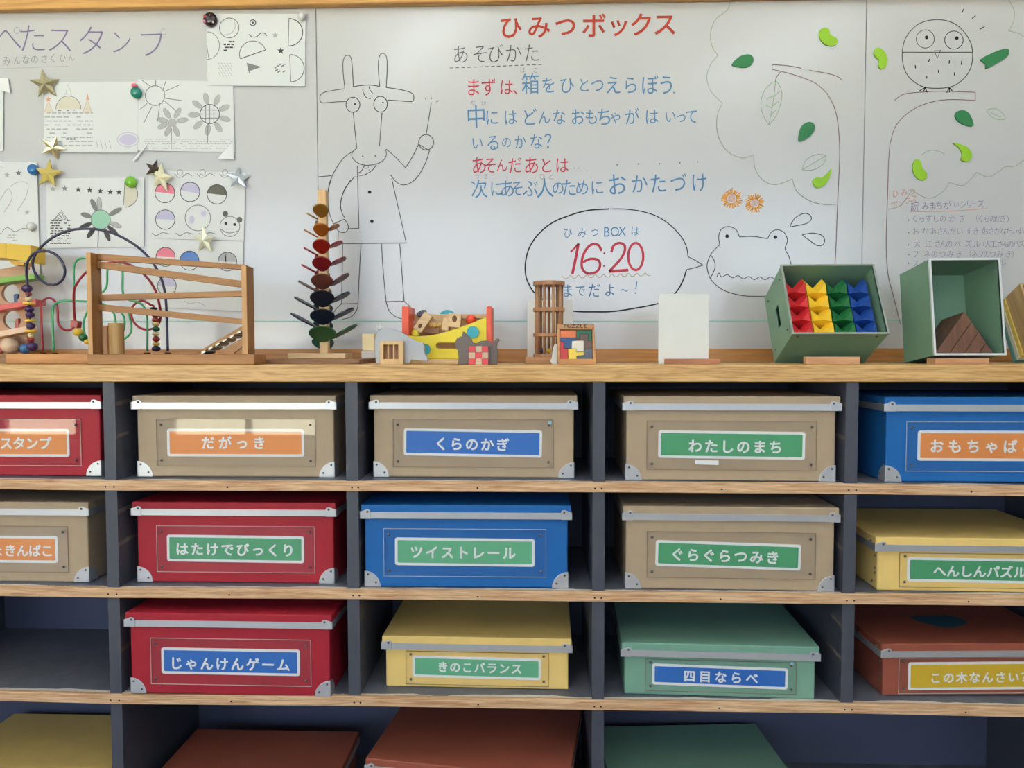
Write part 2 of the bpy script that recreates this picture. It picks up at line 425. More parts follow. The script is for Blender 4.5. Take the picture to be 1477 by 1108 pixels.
# --- speech bubble
S6, O6 = 4.616, (740, 270)
d = Draw(BM)
d.line(I_black, [(640,145),(500,155),(380,187),(260,238),(170,312),(110,400),(83,500),(85,590),(110,655),(150,710),(260,785),(400,825),(550,830),(660,828),(800,808),(980,770),(1080,705),(1130,625),(1155,550)], 1.9, S6, O6)
d.line(I_thin, [(1155,550),(1210,537),(1265,520)], 1.3, S6, O6, False).line(I_thin, [(1265,520),(1215,488),(1165,463)], 1.3, S6, O6, False)
d.line(I_black, [(1165,463),(1155,400),(1120,330),(1050,255),(960,195),(850,160),(740,146),(658,145)], 1.3, S6, O6)
d.done('speech_bubble')
d = Draw(BM)
d.text(I_blue, 'ひみつBOXは', (365, 460, 545, 625, 678, 727, 812), (305, 292), [16, 16, 14, 20, 19, 19, 15], S6, O6, 0.0)
d.text(I_blue, 'までだよ', (362, 448, 540, 645), (690, 685), [21, 18, 22, 20], S6, O6, 0.0).text(I_blue, '〜', (742,), 687, 14, S6, O6).line(I_blue, [(824,628),(818,680)], 1.6, S6, O6).circ(I_blue, (815, 705), 5, None, 1, S6, O6, True)
wav = []
for k in range(33): wav.append((325+k*18.5, 598-k*0.6+(9 if k % 3 else -9)))
d.line(I_tan, wav, 1.0, S6, O6)
d.done('bubble_text')
d = Draw(BM)
wR = 4.0
d.line(I_red, [(383,432),(410,405),(435,375)], 2.6, S6, O6).line(I_red, [(435,375),(418,470),(395,578)], wR, S6, O6)
d.line(I_red, [(588,425),(570,388),(530,380),(490,410),(462,470),(458,530),(478,565),(515,576),(560,560),(580,520),(565,485),(515,478),(465,500)], wR*0.9, S6, O6)
d.circ(I_red, (607, 440), 6, None, 1, S6, O6, True).circ(I_red, (605, 525), 6, None, 1, S6, O6, True)
d.line(I_red, [(655,432),(670,390),(708,372),(742,388),(742,430),(715,480),(675,525),(640,562)], wR*0.9, S6, O6).line(I_red, [(640,562),(700,557),(768,552)], wR, S6, O6)
d.circ(I_red, (817, 462), 50, 90, wR*0.85, S6, O6)
d.done('bubble_time', 'red clock time 16:20')

# --- goat
G, OG = 3.6925, (440, 0)
d = Draw(BM)
L = lambda pts, sm=True: d.line(I_thin, pts, 1.15, G, OG, sm)
L([(212,470),(204,400),(202,335),(212,302),(228,295),(243,305),(251,350),(257,462)])
L([(257,462),(300,455),(350,453),(398,460)])
L([(398,460),(392,400),(391,325),(400,293),(414,284),(430,293),(437,330),(436,400),(432,466)])
L([(432,466),(500,476),(555,490),(577,505),(577,535),(560,541),(490,536),(437,533)])
L([(212,473),(160,480),(100,493),(80,512),(82,540),(98,548),(160,543),(220,540)])
d.circ(I_thin, (255,558), 37, 40, 1.2, G, OG).circ(I_thin, (402,555), 36, 42, 1.2, G, OG)
d.circ(I_black, (266,554), 4.5, None, 1, G, OG, True).circ(I_black, (415,546), 4.5, None, 1, G, OG, True)
L([(309,462),(309,490),(325,518),(350,526)]); L([(341,460),(346,480),(361,497)])
L([(257,600),(266,700),(276,790)]); L([(410,600),(402,700),(397,778)])
L([(276,790),(254,808),(250,835),(270,860),(300,876),(340,880),(390,870),(420,850),(433,825),(430,795)])
d.circ(I_thin, (307,832), 4, None, 1, G, OG, True).circ(I_thin, (375,831), 4, None, 1, G, OG, True)
L([(318,880),(300,910),(280,925),(290,934),(320,930),(360,905),(380,875)])
for x, y in ((325,897),(340,905),(320,912),(337,890)): d.circ(I_thin, (x,y), 2.5, None, 1, G, OG, True)
L([(262,803),(205,842),(158,910),(132,970),(122,1020)])
L([(433,795),(480,835),(535,893)]); L([(535,893),(570,838),(605,768)]); L([(605,768),(663,803)], False)
L([(663,803),(640,870),(600,940),(560,975),(520,985),(485,968),(455,930)])
d.circ(I_thin, (645,758), 40, 41, 1.3, G, OG)
L([(645,717),(659,632),(672,548)])
for a, b in (((641,521),(644,531)), ((672,519),(673,529)), ((699,543),(711,535))): L([a, b])
L([(72,942),(140,936)]); L([(262,943),(280,943)]); L([(262,943),(215,1000),(192,1065),(188,1108)])
G3, OG3 = 3.958, (380, 260)
L3 = lambda pts, sm=True: d.line(I_thin, pts, 1.15, G3, OG3, sm)
L3([(385,0),(370,60),(370,140),(380,200),(400,250)]); L3([(497,0),(458,65),(440,135),(450,190),(467,218)])
L3([(400,250),(462,222)], False); L3([(462,222),(480,250),(484,277),(465,298),(432,292),(405,262)])
L3([(537,-80),(540,100),(545,275)], False); L3([(545,275),(485,277)])
L3([(732,-10),(775,180),(815,358)]); L3([(425,363),(600,360),(815,358)]); L3([(427,295),(425,363)])
d.circ(I_black, (606,68), 10, None, 1, G3, OG3, True).circ(I_black, (619,235), 10, None, 1, G3, OG3, True)
L3([(452,363),(450,500),(445,706)]); L3([(557,363),(548,520),(540,704)]); L3([(445,706),(540,704)])
L3([(445,706),(415,735),(398,760)]); L3([(540,704),(533,740),(500,780),(447,794)])
L3([(674,363),(682,500),(700,693)]); L3([(778,363),(790,520),(803,691)]); L3([(700,693),(803,691)])
L3([(700,693),(715,740),(745,773),(792,793)]); L3([(803,691),(835,720),(855,752)])
d.done('goat_drawing', 'outline drawing of a standing goat with a wand')

# --- frog, flowers, tree
d = Draw(BM); F8, OF = 3.078, (1000, 0)
LF = lambda pts: d.line(I_thin, pts, 1.2, F8, OF)
LF([(117,1085),(113,1050),(125,1018),(157,1006),(190,1020),(205,1052)]); LF([(205,1052),(265,1050),(330,1060)])
LF([(330,1060),(346,1031),(375,1020),(405,1035),(418,1068),(408,1105),(425,1140),(437,1185)])
d.line(I_thin, [(1380,380),(1322,440),(1293,510),(1300,575),(1330,630),(1400,685),(1500,717),(1600,727),(1730,718),(1850,670),(1890,600)], 1.2, S6, O6)
d.line(I_thin, [(1315,450),(1340,490),(1344,540),(1315,605)], 1.2, S6, O6)
wv = [(1358,598),(1370,572)] + [(1390+k*36, 598-(18 if k % 2 else 0)+min(k,6)*3) for k in range(12)]
d.line(I_thin, wv, 1.1, S6, O6)
d.circ(I_black, (150,1049), 8, None, 1, F8, OF, True).circ(I_black, (365,1053), 8, None, 1, F8, OF, True)
LF([(428,1008),(450,970),(490,948),(518,955),(523,975),(500,993),(428,1008)]); LF([(483,1043),(530,1035),(570,1045),(583,1065),(575,1087),(550,1090),(520,1070),(483,1043)])
d.done('frog_drawing', 'outline drawing of a frog face with sweat drops')
d = Draw(BM)
for (cx_, cy_, rr) in ((170, 882, 50), (272, 902, 46)):
    for k in range(30):
        a = k*2*math.pi/30 + random.uniform(-.06, .06); r1 = rr*random.uniform(.78, 1.0)
        d.line(I_or, [(cx_+rr*.42*math.cos(a), cy_+rr*.42*math.sin(a)), (cx_+r1*math.cos(a), cy_+r1*math.sin(a))], 1.5, F8, OF)
    for k in range(-3, 4): d.line(I_fpink, [(cx_-15, cy_+k*5), (cx_+15, cy_+k*5-6)], .8, F8, OF)
d.done('flower_drawing', 'two orange marker flowers')
d = Draw(BM)
for arc in ([(165,0),(150,45),(100,85),(76,150),(85,210),(110,245)], [(110,245),(75,290),(60,345),(78,405),(130,458)], [(130,458),(105,520),(110,600),(150,670),(215,701),(268,688)], [(268,688),(275,750),(310,800),(365,820),(440,795)], [(440,795),(460,850),(520,893),(580,908),(635,907)]):
    d.line(I_cloud, arc, 1.2, F8, OF)
LB = lambda pts, sm=True: d.line(I_brown, pts, 1.15, F8, OF, sm)
LB([(388,316),(350,308),(350,287)], False); LB([(350,287),(420,292),(480,303)]); LB([(515,312),(590,325),(640,340),(662,358)])
LB([(388,316),(440,330),(500,350),(550,375),(600,425),(633,500),(647,600),(650,700),(643,850),(637,1000),(633,1108),(628,1180)])
LG = lambda pts: d.line(I_leafl, pts, 1.1, F8, OF)
LG([(335,556),(306,500),(302,440),(325,390),(365,362),(391,400),(390,450),(370,510),(335,556)]); LG([(365,362),(355,450),(335,556)])
for a, b in (((357,430),(385,405)), ((352,470),(382,448)), ((357,425),(325,440)), ((350,480),(322,468)), ((345,510),(365,490))): LG([a, b])
LB([(365,362),(370,342),(388,318)])
LG([(483,755),(500,712),(545,687),(588,693),(575,730),(530,755),(483,755)]); LG([(483,755),(540,720),(588,693)])
d.done('tree_drawing', 'left half of a marker tree')
d = Draw(BM).line(I_teal, [(458.8, 463.4), (1000, 463.6), (1243, 462)], 1.6, smooth=False); d.done('teal_marker_line')
d = Draw(BL).line(I_teal, [(-60, 463.6), (456.5, 463.4)], 1.6, smooth=False); d.done('teal_marker_line')
d = Draw(BR).line(I_teal, [(1245, 462), (1560, 460)], 1.6, smooth=False); d.done('teal_marker_line')

# --- right board: owl, tree half, list
d = Draw(BR)
LO = lambda pts, sm=True: d.line(I_thin, pts, 1.15, F8, OF, sm)
d.line(I_thin, [(928,232),(945,165),(1000,107),(1083,87),(1165,108),(1222,170),(1240,232),(1232,300),(1200,350),(1150,383),(1085,392),(1020,385),(965,350),(935,300)], 1.2, F8, OF, True, True)
LO([(928,232),(1240,232)])
d.circ(I_thin, (1030,173), 40, 40, .9, F8, OF).circ(I_thin, (1157,178), 41, 40, 1.1, F8, OF).circ(I_black, (1036,166), 8, None, 1, F8, OF, True).circ(I_black, (1170,169), 8, None, 1, F8, OF, True)
LO([(1070,225),(1098,222),(1083,260),(1070,225)], False)
for a, b in (((1048,262),(1045,275)), ((985,289),(987,304)), ((1137,268),(1136,283)), ((1088,311),(1089,324)), ((1160,321),(1159,335)), ((1037,337),(1036,349)), ((1192,268),(1190,288)),
             ((1030,388),(1000,406)), ((1030,388),(1020,412)), ((1030,388),(1038,411)), ((1137,388),(1125,412)), ((1137,388),(1137,411)), ((1137,388),(1153,408)), ((1200,40),(1193,58)), ((1254,69),(1237,83)), ((1293,118),(1272,130))):
    d.line(I_black, [a, b], 1.2, F8, OF)
d.done('owl_drawing', 'outline drawing of a round owl')
d = Draw(BR)
LB = lambda pts, sm=True: d.line(I_brown, pts, 1.15, F8, OF, sm)
LB([(892,447),(930,420),(990,411),(1100,405),(1252,410)]); LB([(1252,410),(1252,446)], False)
LB([(1252,446),(1140,442),(1050,455),(970,490),(905,550),(878,620),(868,700),(863,850),(858,1000),(857,1108),(865,1220),(895,1340),(920,1440)])
for arc in ([(1400,0),(1425,50),(1420,100),(1398,137)], [(1398,137),(1440,147),(1480,170)], [(865,930),(920,912),(970,845)], [(970,845),(1040,880),(1100,858),(1138,810)], [(1138,810),(1200,822),(1258,765)], [(1258,765),(1315,785),(1385,740)], [(1385,740),(1430,737),(1480,700)]):
    d.line(I_cloud, arc, 1.1, F8, OF)
LG = lambda pts: d.line(I_leafl, pts, 1.0, F8, OF)
LG([(1302,488),(1340,482),(1370,500),(1385,528),(1350,530),(1320,515),(1302,488)]); LG([(1320,500),(1365,520)]); LG([(1010,690),(1050,668),(1090,672),(1115,685)])
d.done('tree_drawing', 'right half of a marker tree')
d = Draw(BR); Z9, O9 = 6.232, (1240, 240)
d.text(I_pgrey, '読みまちがいシリーズ', (497, 590, 655, 715, 785, 868, 930, 985, 1033, 1088), (360, 335), [15, 13, 13, 13, 14, 10, 12, 12, 11, 13], Z9, O9, -0.01)
d.line(I_fpink, [(455,408),(800,403),(1145,378)], 1.0, Z9, O9)
for s_, xs, y, e in (('くらずしのかぎ（くらのかぎ）', (497,558,620,685,748,830,922,1035,1088,1145,1195,1238,1290,1352), 470, 11.5),
                     ('おかあさんだいすき（おさかなだいすき', (505,590,662,722,775,838,900,980,1045,1090,1132,1185,1238,1290,1345,1390,1440,1490), 582, 11.5),
                     ('大江さんのパズル（大工さんのパズル', (515,622,702,752,805,878,975,1050,1098,1152,1205,1262,1310,1355,1405,1455,1500), 697, 11.5),
                     ('フネのつみき（ネフのつみき）', (503,605,672,745,812,890,975,1032,1088,1140,1195,1258,1335,1395), 788, 11.5),
                     ('スイ', (505,570), 872, 11), ('ル）', (1278,1325), 868, 11)):
    d.text(I_pgrey, s_, xs, y, e, Z9, O9, -0.012, 0.04)
for y in (485, 597, 705, 795, 872): d.circ(I_pgrey, (440, y), 6, None, 1, Z9, O9, True)
d.done('marker_list', 'violet handwritten list')
Draw(BR).text(I_fpink, 'ひみつ', (320, 400, 470), (245, 225), 12, Z9, O9).text(I_fpink, 'ボックス', (310, 370, 430, 485), (345, 290), 12, Z9, O9).done('faded_note')

# --- left board heading
Z1, O1 = 3.211, (0, 0)
Draw(BL).text(I_pgrey, 'ぺたスタンプ', (38, 150, 278, 425, 560, 705), (172, 200), [46, 46, 44, 48, 40, 46], Z1, O1, -0.018).done('marker_title', 'violet marker title')
d = Draw(BL).text(I_sub, 'みんなのさくひん', (30, 78, 120, 160, 205, 245, 290, 330), (282, 265), [16, 13, 14, 14, 14, 15, 13, 12], Z1, O1)
for k in range(40): d.line(I_sub, [(0+k*8, 318-k*.3), (4+k*8, 318-k*.3)], .8, Z1, O1)
d.done('marker_subtitle', 'faint grey subtitle')

# ------------------------------------------------------------------ drawings pinned to the left board
YP = YB - 0.003
class Sheet:
    def __init__(s, name, corners, label, cat='drawing', group=None, lift=0.0):
        s.Y = YP - lift
        q = [atY(x, y, s.Y) for x, y in corners]      # TL TR BR BL
        mb = MB().prism([(v.x, v.z) for v in q], s.Y, s.Y+0.0006)
        s.o = one(mb, name, M_paper, label, cat, group); s.o['_wl'] = tuple(s.o.location)
        s.mb = MB(); s.mats = []
    def _mi(s, m):
        if m not in s.mats: s.mats.append(m)
        return s.mats.index(m)
    def p(s, p, sc, off): v = atY(p[0]/sc+off[0], p[1]/sc+off[1], s.Y-0.0004); return (v.x, v.z)
    def line(s, m, pts, w, sc, off, smooth=True, closed=False):
        q = [s.p(p, sc, off) for p in pts]
        if smooth and len(q) > 2: q = [(v.x, v.y) for v in spline(q, 5, closed)]
        elif closed: q.append(q[0])
        s.mb.stroke(q, w*PX, s.Y-0.0005, s._mi(m)); return s
    def fill(s, m, pts, sc, off, lay=0):
        s.mb.fill([s.p(p, sc, off) for p in pts], s.Y-0.0003+0.0, s._mi(m)); return s
    def ell(s, m, c, rx, ry, sc, off, fill=False, w=1.0, rot=0.0, half=None):
        t0, t1 = (0, 2*math.pi) if half is None else half
        n = 24; pts = []
        for k in range(n+1):
            t = t0+(t1-t0)*k/n; x, y = rx*math.cos(t), ry*math.sin(t)
            pts.append((c[0]+x*math.cos(rot)-y*math.sin(rot), c[1]+x*math.sin(rot)+y*math.cos(rot)))
        if half is None: pts = pts[:-1]
        if fill: s.fill(m, pts, sc, off)
        else: s.line(m, pts, w, sc, off, False, half is None or half == 'c')
        return s
    def star(s, m, c, r, sc, off, fill=True, rot=0.0):
        pts = [(c[0]+(r if k % 2 == 0 else r*.42)*math.sin(k*math.pi/5+rot), c[1]-(r if k % 2 == 0 else r*.42)*math.cos(k*math.pi/5+rot)) for k in range(10)]
        return s.fill(m, pts, sc, off)
    def bricks(s, m, x0, y0, x1, y1, rows, sc, off, dens=.8, h=.45, rot=0.0):
        dy = (y1-y0)/rows; cx_, cy_ = (x0+x1)/2, (y0+y1)/2
        for r in range(rows):
            x = x0 + (0 if r % 2 else dy*.5)
            while x < x1:
                w = dy*random.uniform(.7, 1.5)
                if random.random() < dens:
                    pts = [(x, y0+r*dy), (min(x+w, x1), y0+r*dy), (min(x+w, x1), y0+r*dy+dy*h), (x, y0+r*dy+dy*h)]
                    pts = [(cx_+(a-cx_)*math.cos(rot)-(b-cy_)*math.sin(rot), cy_+(a-cx_)*math.sin(rot)+(b-cy_)*math.cos(rot)) for a, b in pts]
                    s.fill(m, pts, sc, off)
                x += w + dy*.35
        return s
    def done(s, name='pencil_drawing'):
        if s.mb.v: s.mb.build(name, s.mats, s.o)
        return s.o
PI = math.pi
# top right sheet of stamp samples
s = Sheet('stamp_sheet', [(297,19.8),(440.6,19.8),(440,124.3),(299.2,123.2)], 'paper of black stamp shapes high beside the round flower magnet', lift=0.0014)
A, B = 9.23, (290, 10)
s.ell(I_pencil, (375,280), 130, 133, A, B, w=1.1).line(I_pl, [(440,190),(455,270),(400,350),(310,372)], .8, A, B)
s.ell(I_pd, (690,210), 38, 38, A, B, w=1.2).ell(I_pd, (690,210), 12, 14, A, B, True)
s.line(I_pd, [(637,365),(680,400),(740,395),(790,352),(840,350),(877,385)], 1.0, A, B)
s.star(I_pl, (985,375), 45, A, B).star(I_pd, (1060,583), 50, A, B)
s.line(I_pencil, [(1170,155),(1160,515)], 1.1, A, B); s.ell(I_pd, (1168,337), 185, 183, A, B, w=1.2, half=(-PI/2, PI/2))
s.line(I_pencil, [(1180,635),(1195,998)], 1.1, A, B); s.ell(I_pencil, (1190,817), 182, 182, A, B, w=1.2, half=(-PI/2, PI/2))
s.line(I_pencil, [(75,510),(105,698)], .8, A, B); s.ell(I_pencil, (80,515), 165, 183, A, B, w=.9, half=(-PI/2, PI/2))
s.line(I_pd, [(525,690),(860,572)], 1.1, A, B); s.ell(I_pencil, (690,632), 178, 178, A, B, w=1.1, half=(PI-.34, 2*PI-.34))
s.bricks(I_pd, 300, 452, 445, 605, 4, A, B, .9, .5)
for k in range(6):
    for j in range(5): s.line(I_pl, [(230+j*38+(k%2)*15, 745+k*32), (250+j*38+(k%2)*15, 765+k*32)], .8, A, B)
s.fill(I_pencil, [(605,745),(805,798),(655,850),(640,890)], A, B).bricks(I_pencil, 985, 760, 1150, 900, 4, A, B, .8, .5, -.6)
s.done()
# castle sheet
s = Sheet('castle_sheet', [(63.2,118.3),(199.3,117.7),(198.4,220.5),(63.2,219.6)], 'paper with the stamped brick castle below the dark glitter star', lift=0.0008)
A, B = 3.211, (0, 0)
s.ell(I_cream, (317,505), 58, 60, A, B, True, half=(PI, 2*PI)).ell(I_pencil, (317,505), 58, 60, A, B, w=.9, half=(PI, 2*PI))
for a, h in ((225, 470), (404, 460)):
    s.fill(I_cream, [(a-18,518),(a+20,518),(a,h)], A, B).line(I_orp, [(a-20,520),(a,h),(a+20,518),(a-20,520)], .9, A, B, False)
s.star(I_orp, (224,460), 14, A, B).fill(I_orp, [(398,462),(413,462),(405,432)], A, B).line(I_pl, [(303,440),(316,388),(332,440)], .8, A, B, False)
s.bricks(I_pl, 207, 520, 430, 690, 9, A, B, .75, .3).bricks(I_pencil, 260, 508, 345, 520, 1, A, B, .9, .5).bricks(I_pencil, 280, 640, 350, 655, 1, A, B, .9, .5)
s.ell(I_lav, (593,647), 40, 25, A, B, True).ell(I_lav, (593,647), 50, 33, A, B, w=1.0)
for k in range(4): s.line(I_pl, [(445+k*20,650),(455+k*20,690)], .7, A, B)
s.done()
# sun and flowers sheet
s = Sheet('sun_flower_sheet', [(199,114.6),(336,118),(338.5,219.6),(197,217)], 'paper with the stamped sun and two grey flowers')
A, B = 8.525, (190, 110)
s.ell(I_pencil, (287,238), 120, 122, A, B, w=1.1)
for a, b in (((225,122),(120,45)), ((293,110),(296,45)), ((385,160),(420,60)), ((400,190),(600,102)), ((410,270),(620,300)), ((385,288),(550,430)), ((345,325),(320,545)), ((250,372),(150,570)), ((190,335),(105,405))): s.line(I_pencil, [a, b], 1.0, A, B)
def flower(s, c, ri, rp, L_, W_, fillm, A, B, angs):
    for t in angs: s.ell(fillm, (c[0]+math.cos(t)*(ri+L_), c[1]+math.sin(t)*(ri+L_)), L_, W_, A, B, True, rot=t); s.ell(I_pencil if fillm is not I_pl else I_pencil, (c[0]+math.cos(t)*(ri+L_), c[1]+math.sin(t)*(ri+L_)), L_, W_, A, B, w=.45, rot=t)
flower(s, (500,560), 55, 0, 70, 30, I_pl, A, B, [PI/2-.4, PI/2+.45, PI*.87, PI*1.05, PI*1.32, PI*1.67, -.15])
s.ell(I_pl, (500,570), 55, 52, A, B, True).line(I_pencil, [(490,640),(485,900)], .9, A, B)
flower(s, (960,465), 125, 0, 70, 32, I_pl, A, B, [k*2*PI/9+.3 for k in range(9)])
s.ell(I_pd, (960,465), 120, 118, A, B, w=1.1)
for k in (-50, 0, 50): s.line(I_pencil, [(960+k,360),(960+k,575)], .9, A, B).line(I_pencil, [(850,465+k),(1070,465+k)], .9, A, B)
s.line(I_pencil, [(938,585),(932,820)], 1.1, A, B).bricks(I_pl, 150, 770, 1240, 910, 5, A, B, .75, .3)
s.done()
# left cut-off sheets
Sheet('blank_sheet', [(-70,125),(5,130),(4.6,218),(-70,214)], 'blank paper cut off by the upper left picture edge').done()
s = Sheet('star_sheet', [(-75,230),(53,234.5),(58,404),(-75,398)], 'paper with a pencilled figure and stars behind the yellow block toy', lift=0.0008)
A, B = 3.4625, (0, 220)
s.star(I_pl, (35,112), 16, A, B).star(I_pencil, (93,102), 17, A, B).star(I_pl, (135,300), 14, A, B)
s.line(I_pl, [(50,170),(90,148),(138,155),(130,220),(88,290)], .9, A, B).line(I_pl, [(0,240),(40,180),(60,230),(20,300)], .9, A, B)
s.line(I_pencil, [(0,408),(35,375),(75,395),(120,378),(165,395)], .8, A, B).bricks(I_pl, 35, 410, 82, 448, 3, A, B, .8, .4)
s.done()
# house and green flower
s = Sheet('house_flower_sheet', [(66.4,257.5),(208,256),(207.4,356.3),(68,358)], 'paper with a green centred flower, brick house and row of stars')
A, B = 8.952, (55, 250)
for i, (x, y) in enumerate(((190,200),(342,195),(517,210),(665,218),(803,230),(930,240),(1043,243))): s.star(I_pl if i == 0 else (I_pencil if i == 1 else I_pd), (x, y), 42, A, B)
s.ell(I_g, (808,598), 126, 124, A, B, True).ell(I_pencil, (808,598), 126, 124, A, B, w=.9)
for t, m_, L_ in ((-2.0, I_pencil, 85), (-1.65, I_pl, 85), (-.5, I_pencil, 92), (.35, I_pl, 80), (.75, I_pd, 92), (1.18, I_pd, 88), (2.2, I_pd, 86), (2.75, I_pd, 88), (-2.85, I_pencil, 70)):
    c = (808+math.cos(t)*(125+L_), 598+math.sin(t)*(122+L_)); s.ell(m_, c, L_, 30, A, B, True, rot=t); s.ell(I_pencil, c, L_, 30, A, B, w=.6, rot=t)
s.line(I_pd, [(780,735),(770,955)], 1.2, A, B)
s.line(I_pencil, [(190,615),(300,480),(390,615)], 1.1, A, B, False)
for k in range(4): s.line(I_pencil, [(215+k*40,600),(300+k*22,505+k*25)], .6, A, B).line(I_pencil, [(300-k*24,505+k*28),(360-k*30,610)], .6, A, B)
s.bricks(I_pd, 155, 605, 430, 930, 10, A, B, .75, .4)
s.fill(I_cream, [(1118,110)]+[(1118+170*math.cos(t), 270+165*math.sin(t)) for t in [-PI/2+k*PI/12 for k in range(13)]], A, B)
s.line(I_pencil, [(1120,105),(1105,410)], 1.0, A, B); s.ell(I_pencil, (1118,270), 168, 168, A, B, w=1.0, half=(-PI/2, PI/2))
s.done()
# coloured circles, upper and lower sheets
def half_ball(s, c, r, m_, A, B, rot=.12):
    s.ell(m_, c, r, r, A, B, True, half=(PI+rot, 2*PI+rot)); s.ell(I_pd, c, r, r, A, B, w=1.0)
s = Sheet('circle_sheet', [(214,244.5),(353.8,249),(351.8,347),(212,344)], 'upper paper of half coloured circles and a bear face', lift=0.0008)
A, B = 8.524, (200, 220)
half_ball(s, (323,497), 122, I_pinkp, A, B); half_ball(s, (632,485), 120, I_lav, A, B, .2); half_ball(s, (962,515), 120, I_dk, A, B); half_ball(s, (327,825), 120, I_lav, A, B, .05)
s.ell(I_pencil, (728,805), 157, 158, A, B, w=1.0).ell(I_lav, (655,825), 30, 50, A, B, True).ell(I_lav, (797,750), 30, 38, A, B, True)
s.ell(I_dk, (1065,755), 34, 36, A, B, True).ell(I_dk, (1240,828), 34, 36, A, B, True).ell(I_pencil, (1122,910), 122, 124, A, B, w=.9).ell(I_pd, (1072,872), 18, 18, A, B, True).ell(I_pd, (1180,885), 18, 18, A, B, True)
s.line(I_pencil, [(1015,945),(1070,980),(1140,988),(1225,962)], .9, A, B)
for x in (510, 788, 1063): s.ell(I_pencil, (x,245), 34, 36, A, B, w=.8).line(I_pencil, [(x-70,262),(x-20,305),(x+40,290),(x+90,258),(x+145,290)], .9, A, B)
for x in (165, 455, 740): s.line(I_pencil, [(x,990),(x+55,1020),(x+130,985),(x+215,1005)], .9, A, B)
s.done()
s = Sheet('circle_sheet', [(212,344),(351,348.5),(351,449),(210,443)], 'lower paper of half coloured circles behind the wooden ball run')
A, B = 7.39, (190, 330)
half_ball(s, (360,300), 102, I_pinkp, A, B, .05); half_ball(s, (615,340), 102, I_bluep, A, B, .03); half_ball(s, (1020,350), 100, I_pl, A, B, .03); half_ball(s, (375,610), 100, I_lav, A, B, .05)
s.fill(I_yel, [(992,285),(1005,285),(1008,350),(995,350)], A, B).line(I_pl, [(560,770),(620,800),(700,780),(790,825)], .8, A, B, False)
s.done()
# white card triangles that hold the lower paper corners
for pts, lab in (([(193,234),(213,209.5),(211.5,208),(192,231)], 'thin white corner holder between the castle and sun papers'), ([(314,229),(336,205.5),(337.5,230.5)], 'white triangular corner holder under the sun paper'),
                 ([(-8,112.5),(12,112.5),(15,135),(-8,127)], 'white corner holder at the upper left picture edge'), ([(-4,231),(2,232.5),(11,241.5),(-4,240)], 'small white corner holder at the left picture edge')):
    q = [atY(x, y, YP-0.002) for x, y in pts]
    one(MB().prism([(v.x, v.z) for v in q], YP-0.0035, YP-0.0025), 'corner_holder', M_white, lab, 'holder')

# magnets
def round_magnet(x, y, r, m, label, name='round_magnet'):
    c = atY(x, y, YP-0.006); R = r*PX
    n = 20; mb = MB(); prof = [(0.92, 0.004), (1.0, 0.0), (1.0, -0.003), (0.85, -0.0065), (0.5, -0.0088), (0.02, -0.0095)]
    vs = [(c.x+R*a*math.cos(2*PI*k/n), c.y+b, c.z+R*a*math.sin(2*PI*k/n)) for a, b in prof for k in range(n)]
    fs = [(i*n+k, i*n+(k+1)%n, (i+1)*n+(k+1)%n, (i+1)*n+k) for i in range(len(prof)-1) for k in range(n)]
    fs.append([(len(prof)-1)*n+k for k in range(n)]); mb.add(vs, fs, 0, True)
    return one(mb, name, m, label, 'magnet'), c
mm = mat('black_magnet', rgb(40, 26, 30), 0.2)
o, c = round_magnet(303.6, 28.6, 10, mm, 'black round magnet with a flower pattern on the high stamp paper')
o['_wl'] = tuple(o.location)
pm = MB()
for dx, dz, r, i in ((-6,3,3,0),(-7,-4,2.6,1),(1,4,2.4,2),(4,1,2.2,2),(-2,-1,3,3),(5,-5,1.8,2)): pm.ball((c.x+dx*PX, c.y-.0052, c.z+dz*PX), r*PX, i, 10, 6, (1, 1.1, 1))
pm.build('flower_pattern', [mat('magnet_red', rgb(190, 40, 60), .3), mat('magnet_pink', rgb(220, 130, 170), .3), mat('magnet_cream', rgb(235, 225, 205), .3), mat('magnet_purple', rgb(70, 40, 90), .3)], o)
glassm = mat('clear_bead', rgb(222, 222, 220), 0.08, spec=0.8)
round_magnet(435.4, 24.3, 5.6, glassm, 'clear bead magnet on the right corner of the stamp paper')
round_magnet(196.8, 134, 7.8, mat('teal_magnet', rgb(20, 130, 115), .15), 'teal round magnet between the castle and sun papers')
round_magnet(194.6, 124.5, 3.6, mat('pink_magnet', rgb(232, 120, 140), .3), 'tiny pink magnet above the teal magnet')
round_magnet(48.3, 244.8, 7.8, mat('blue_magnet', rgb(40, 110, 175), .15), 'blue round magnet left of the gold star')
round_magnet(189, 262.7, 8, mat('green_magnet', rgb(120, 190, 50), .15), 'green round magnet on the house paper')
round_magnet(45.6, 327, 6, glassm, 'clear bead magnet on the star paper')
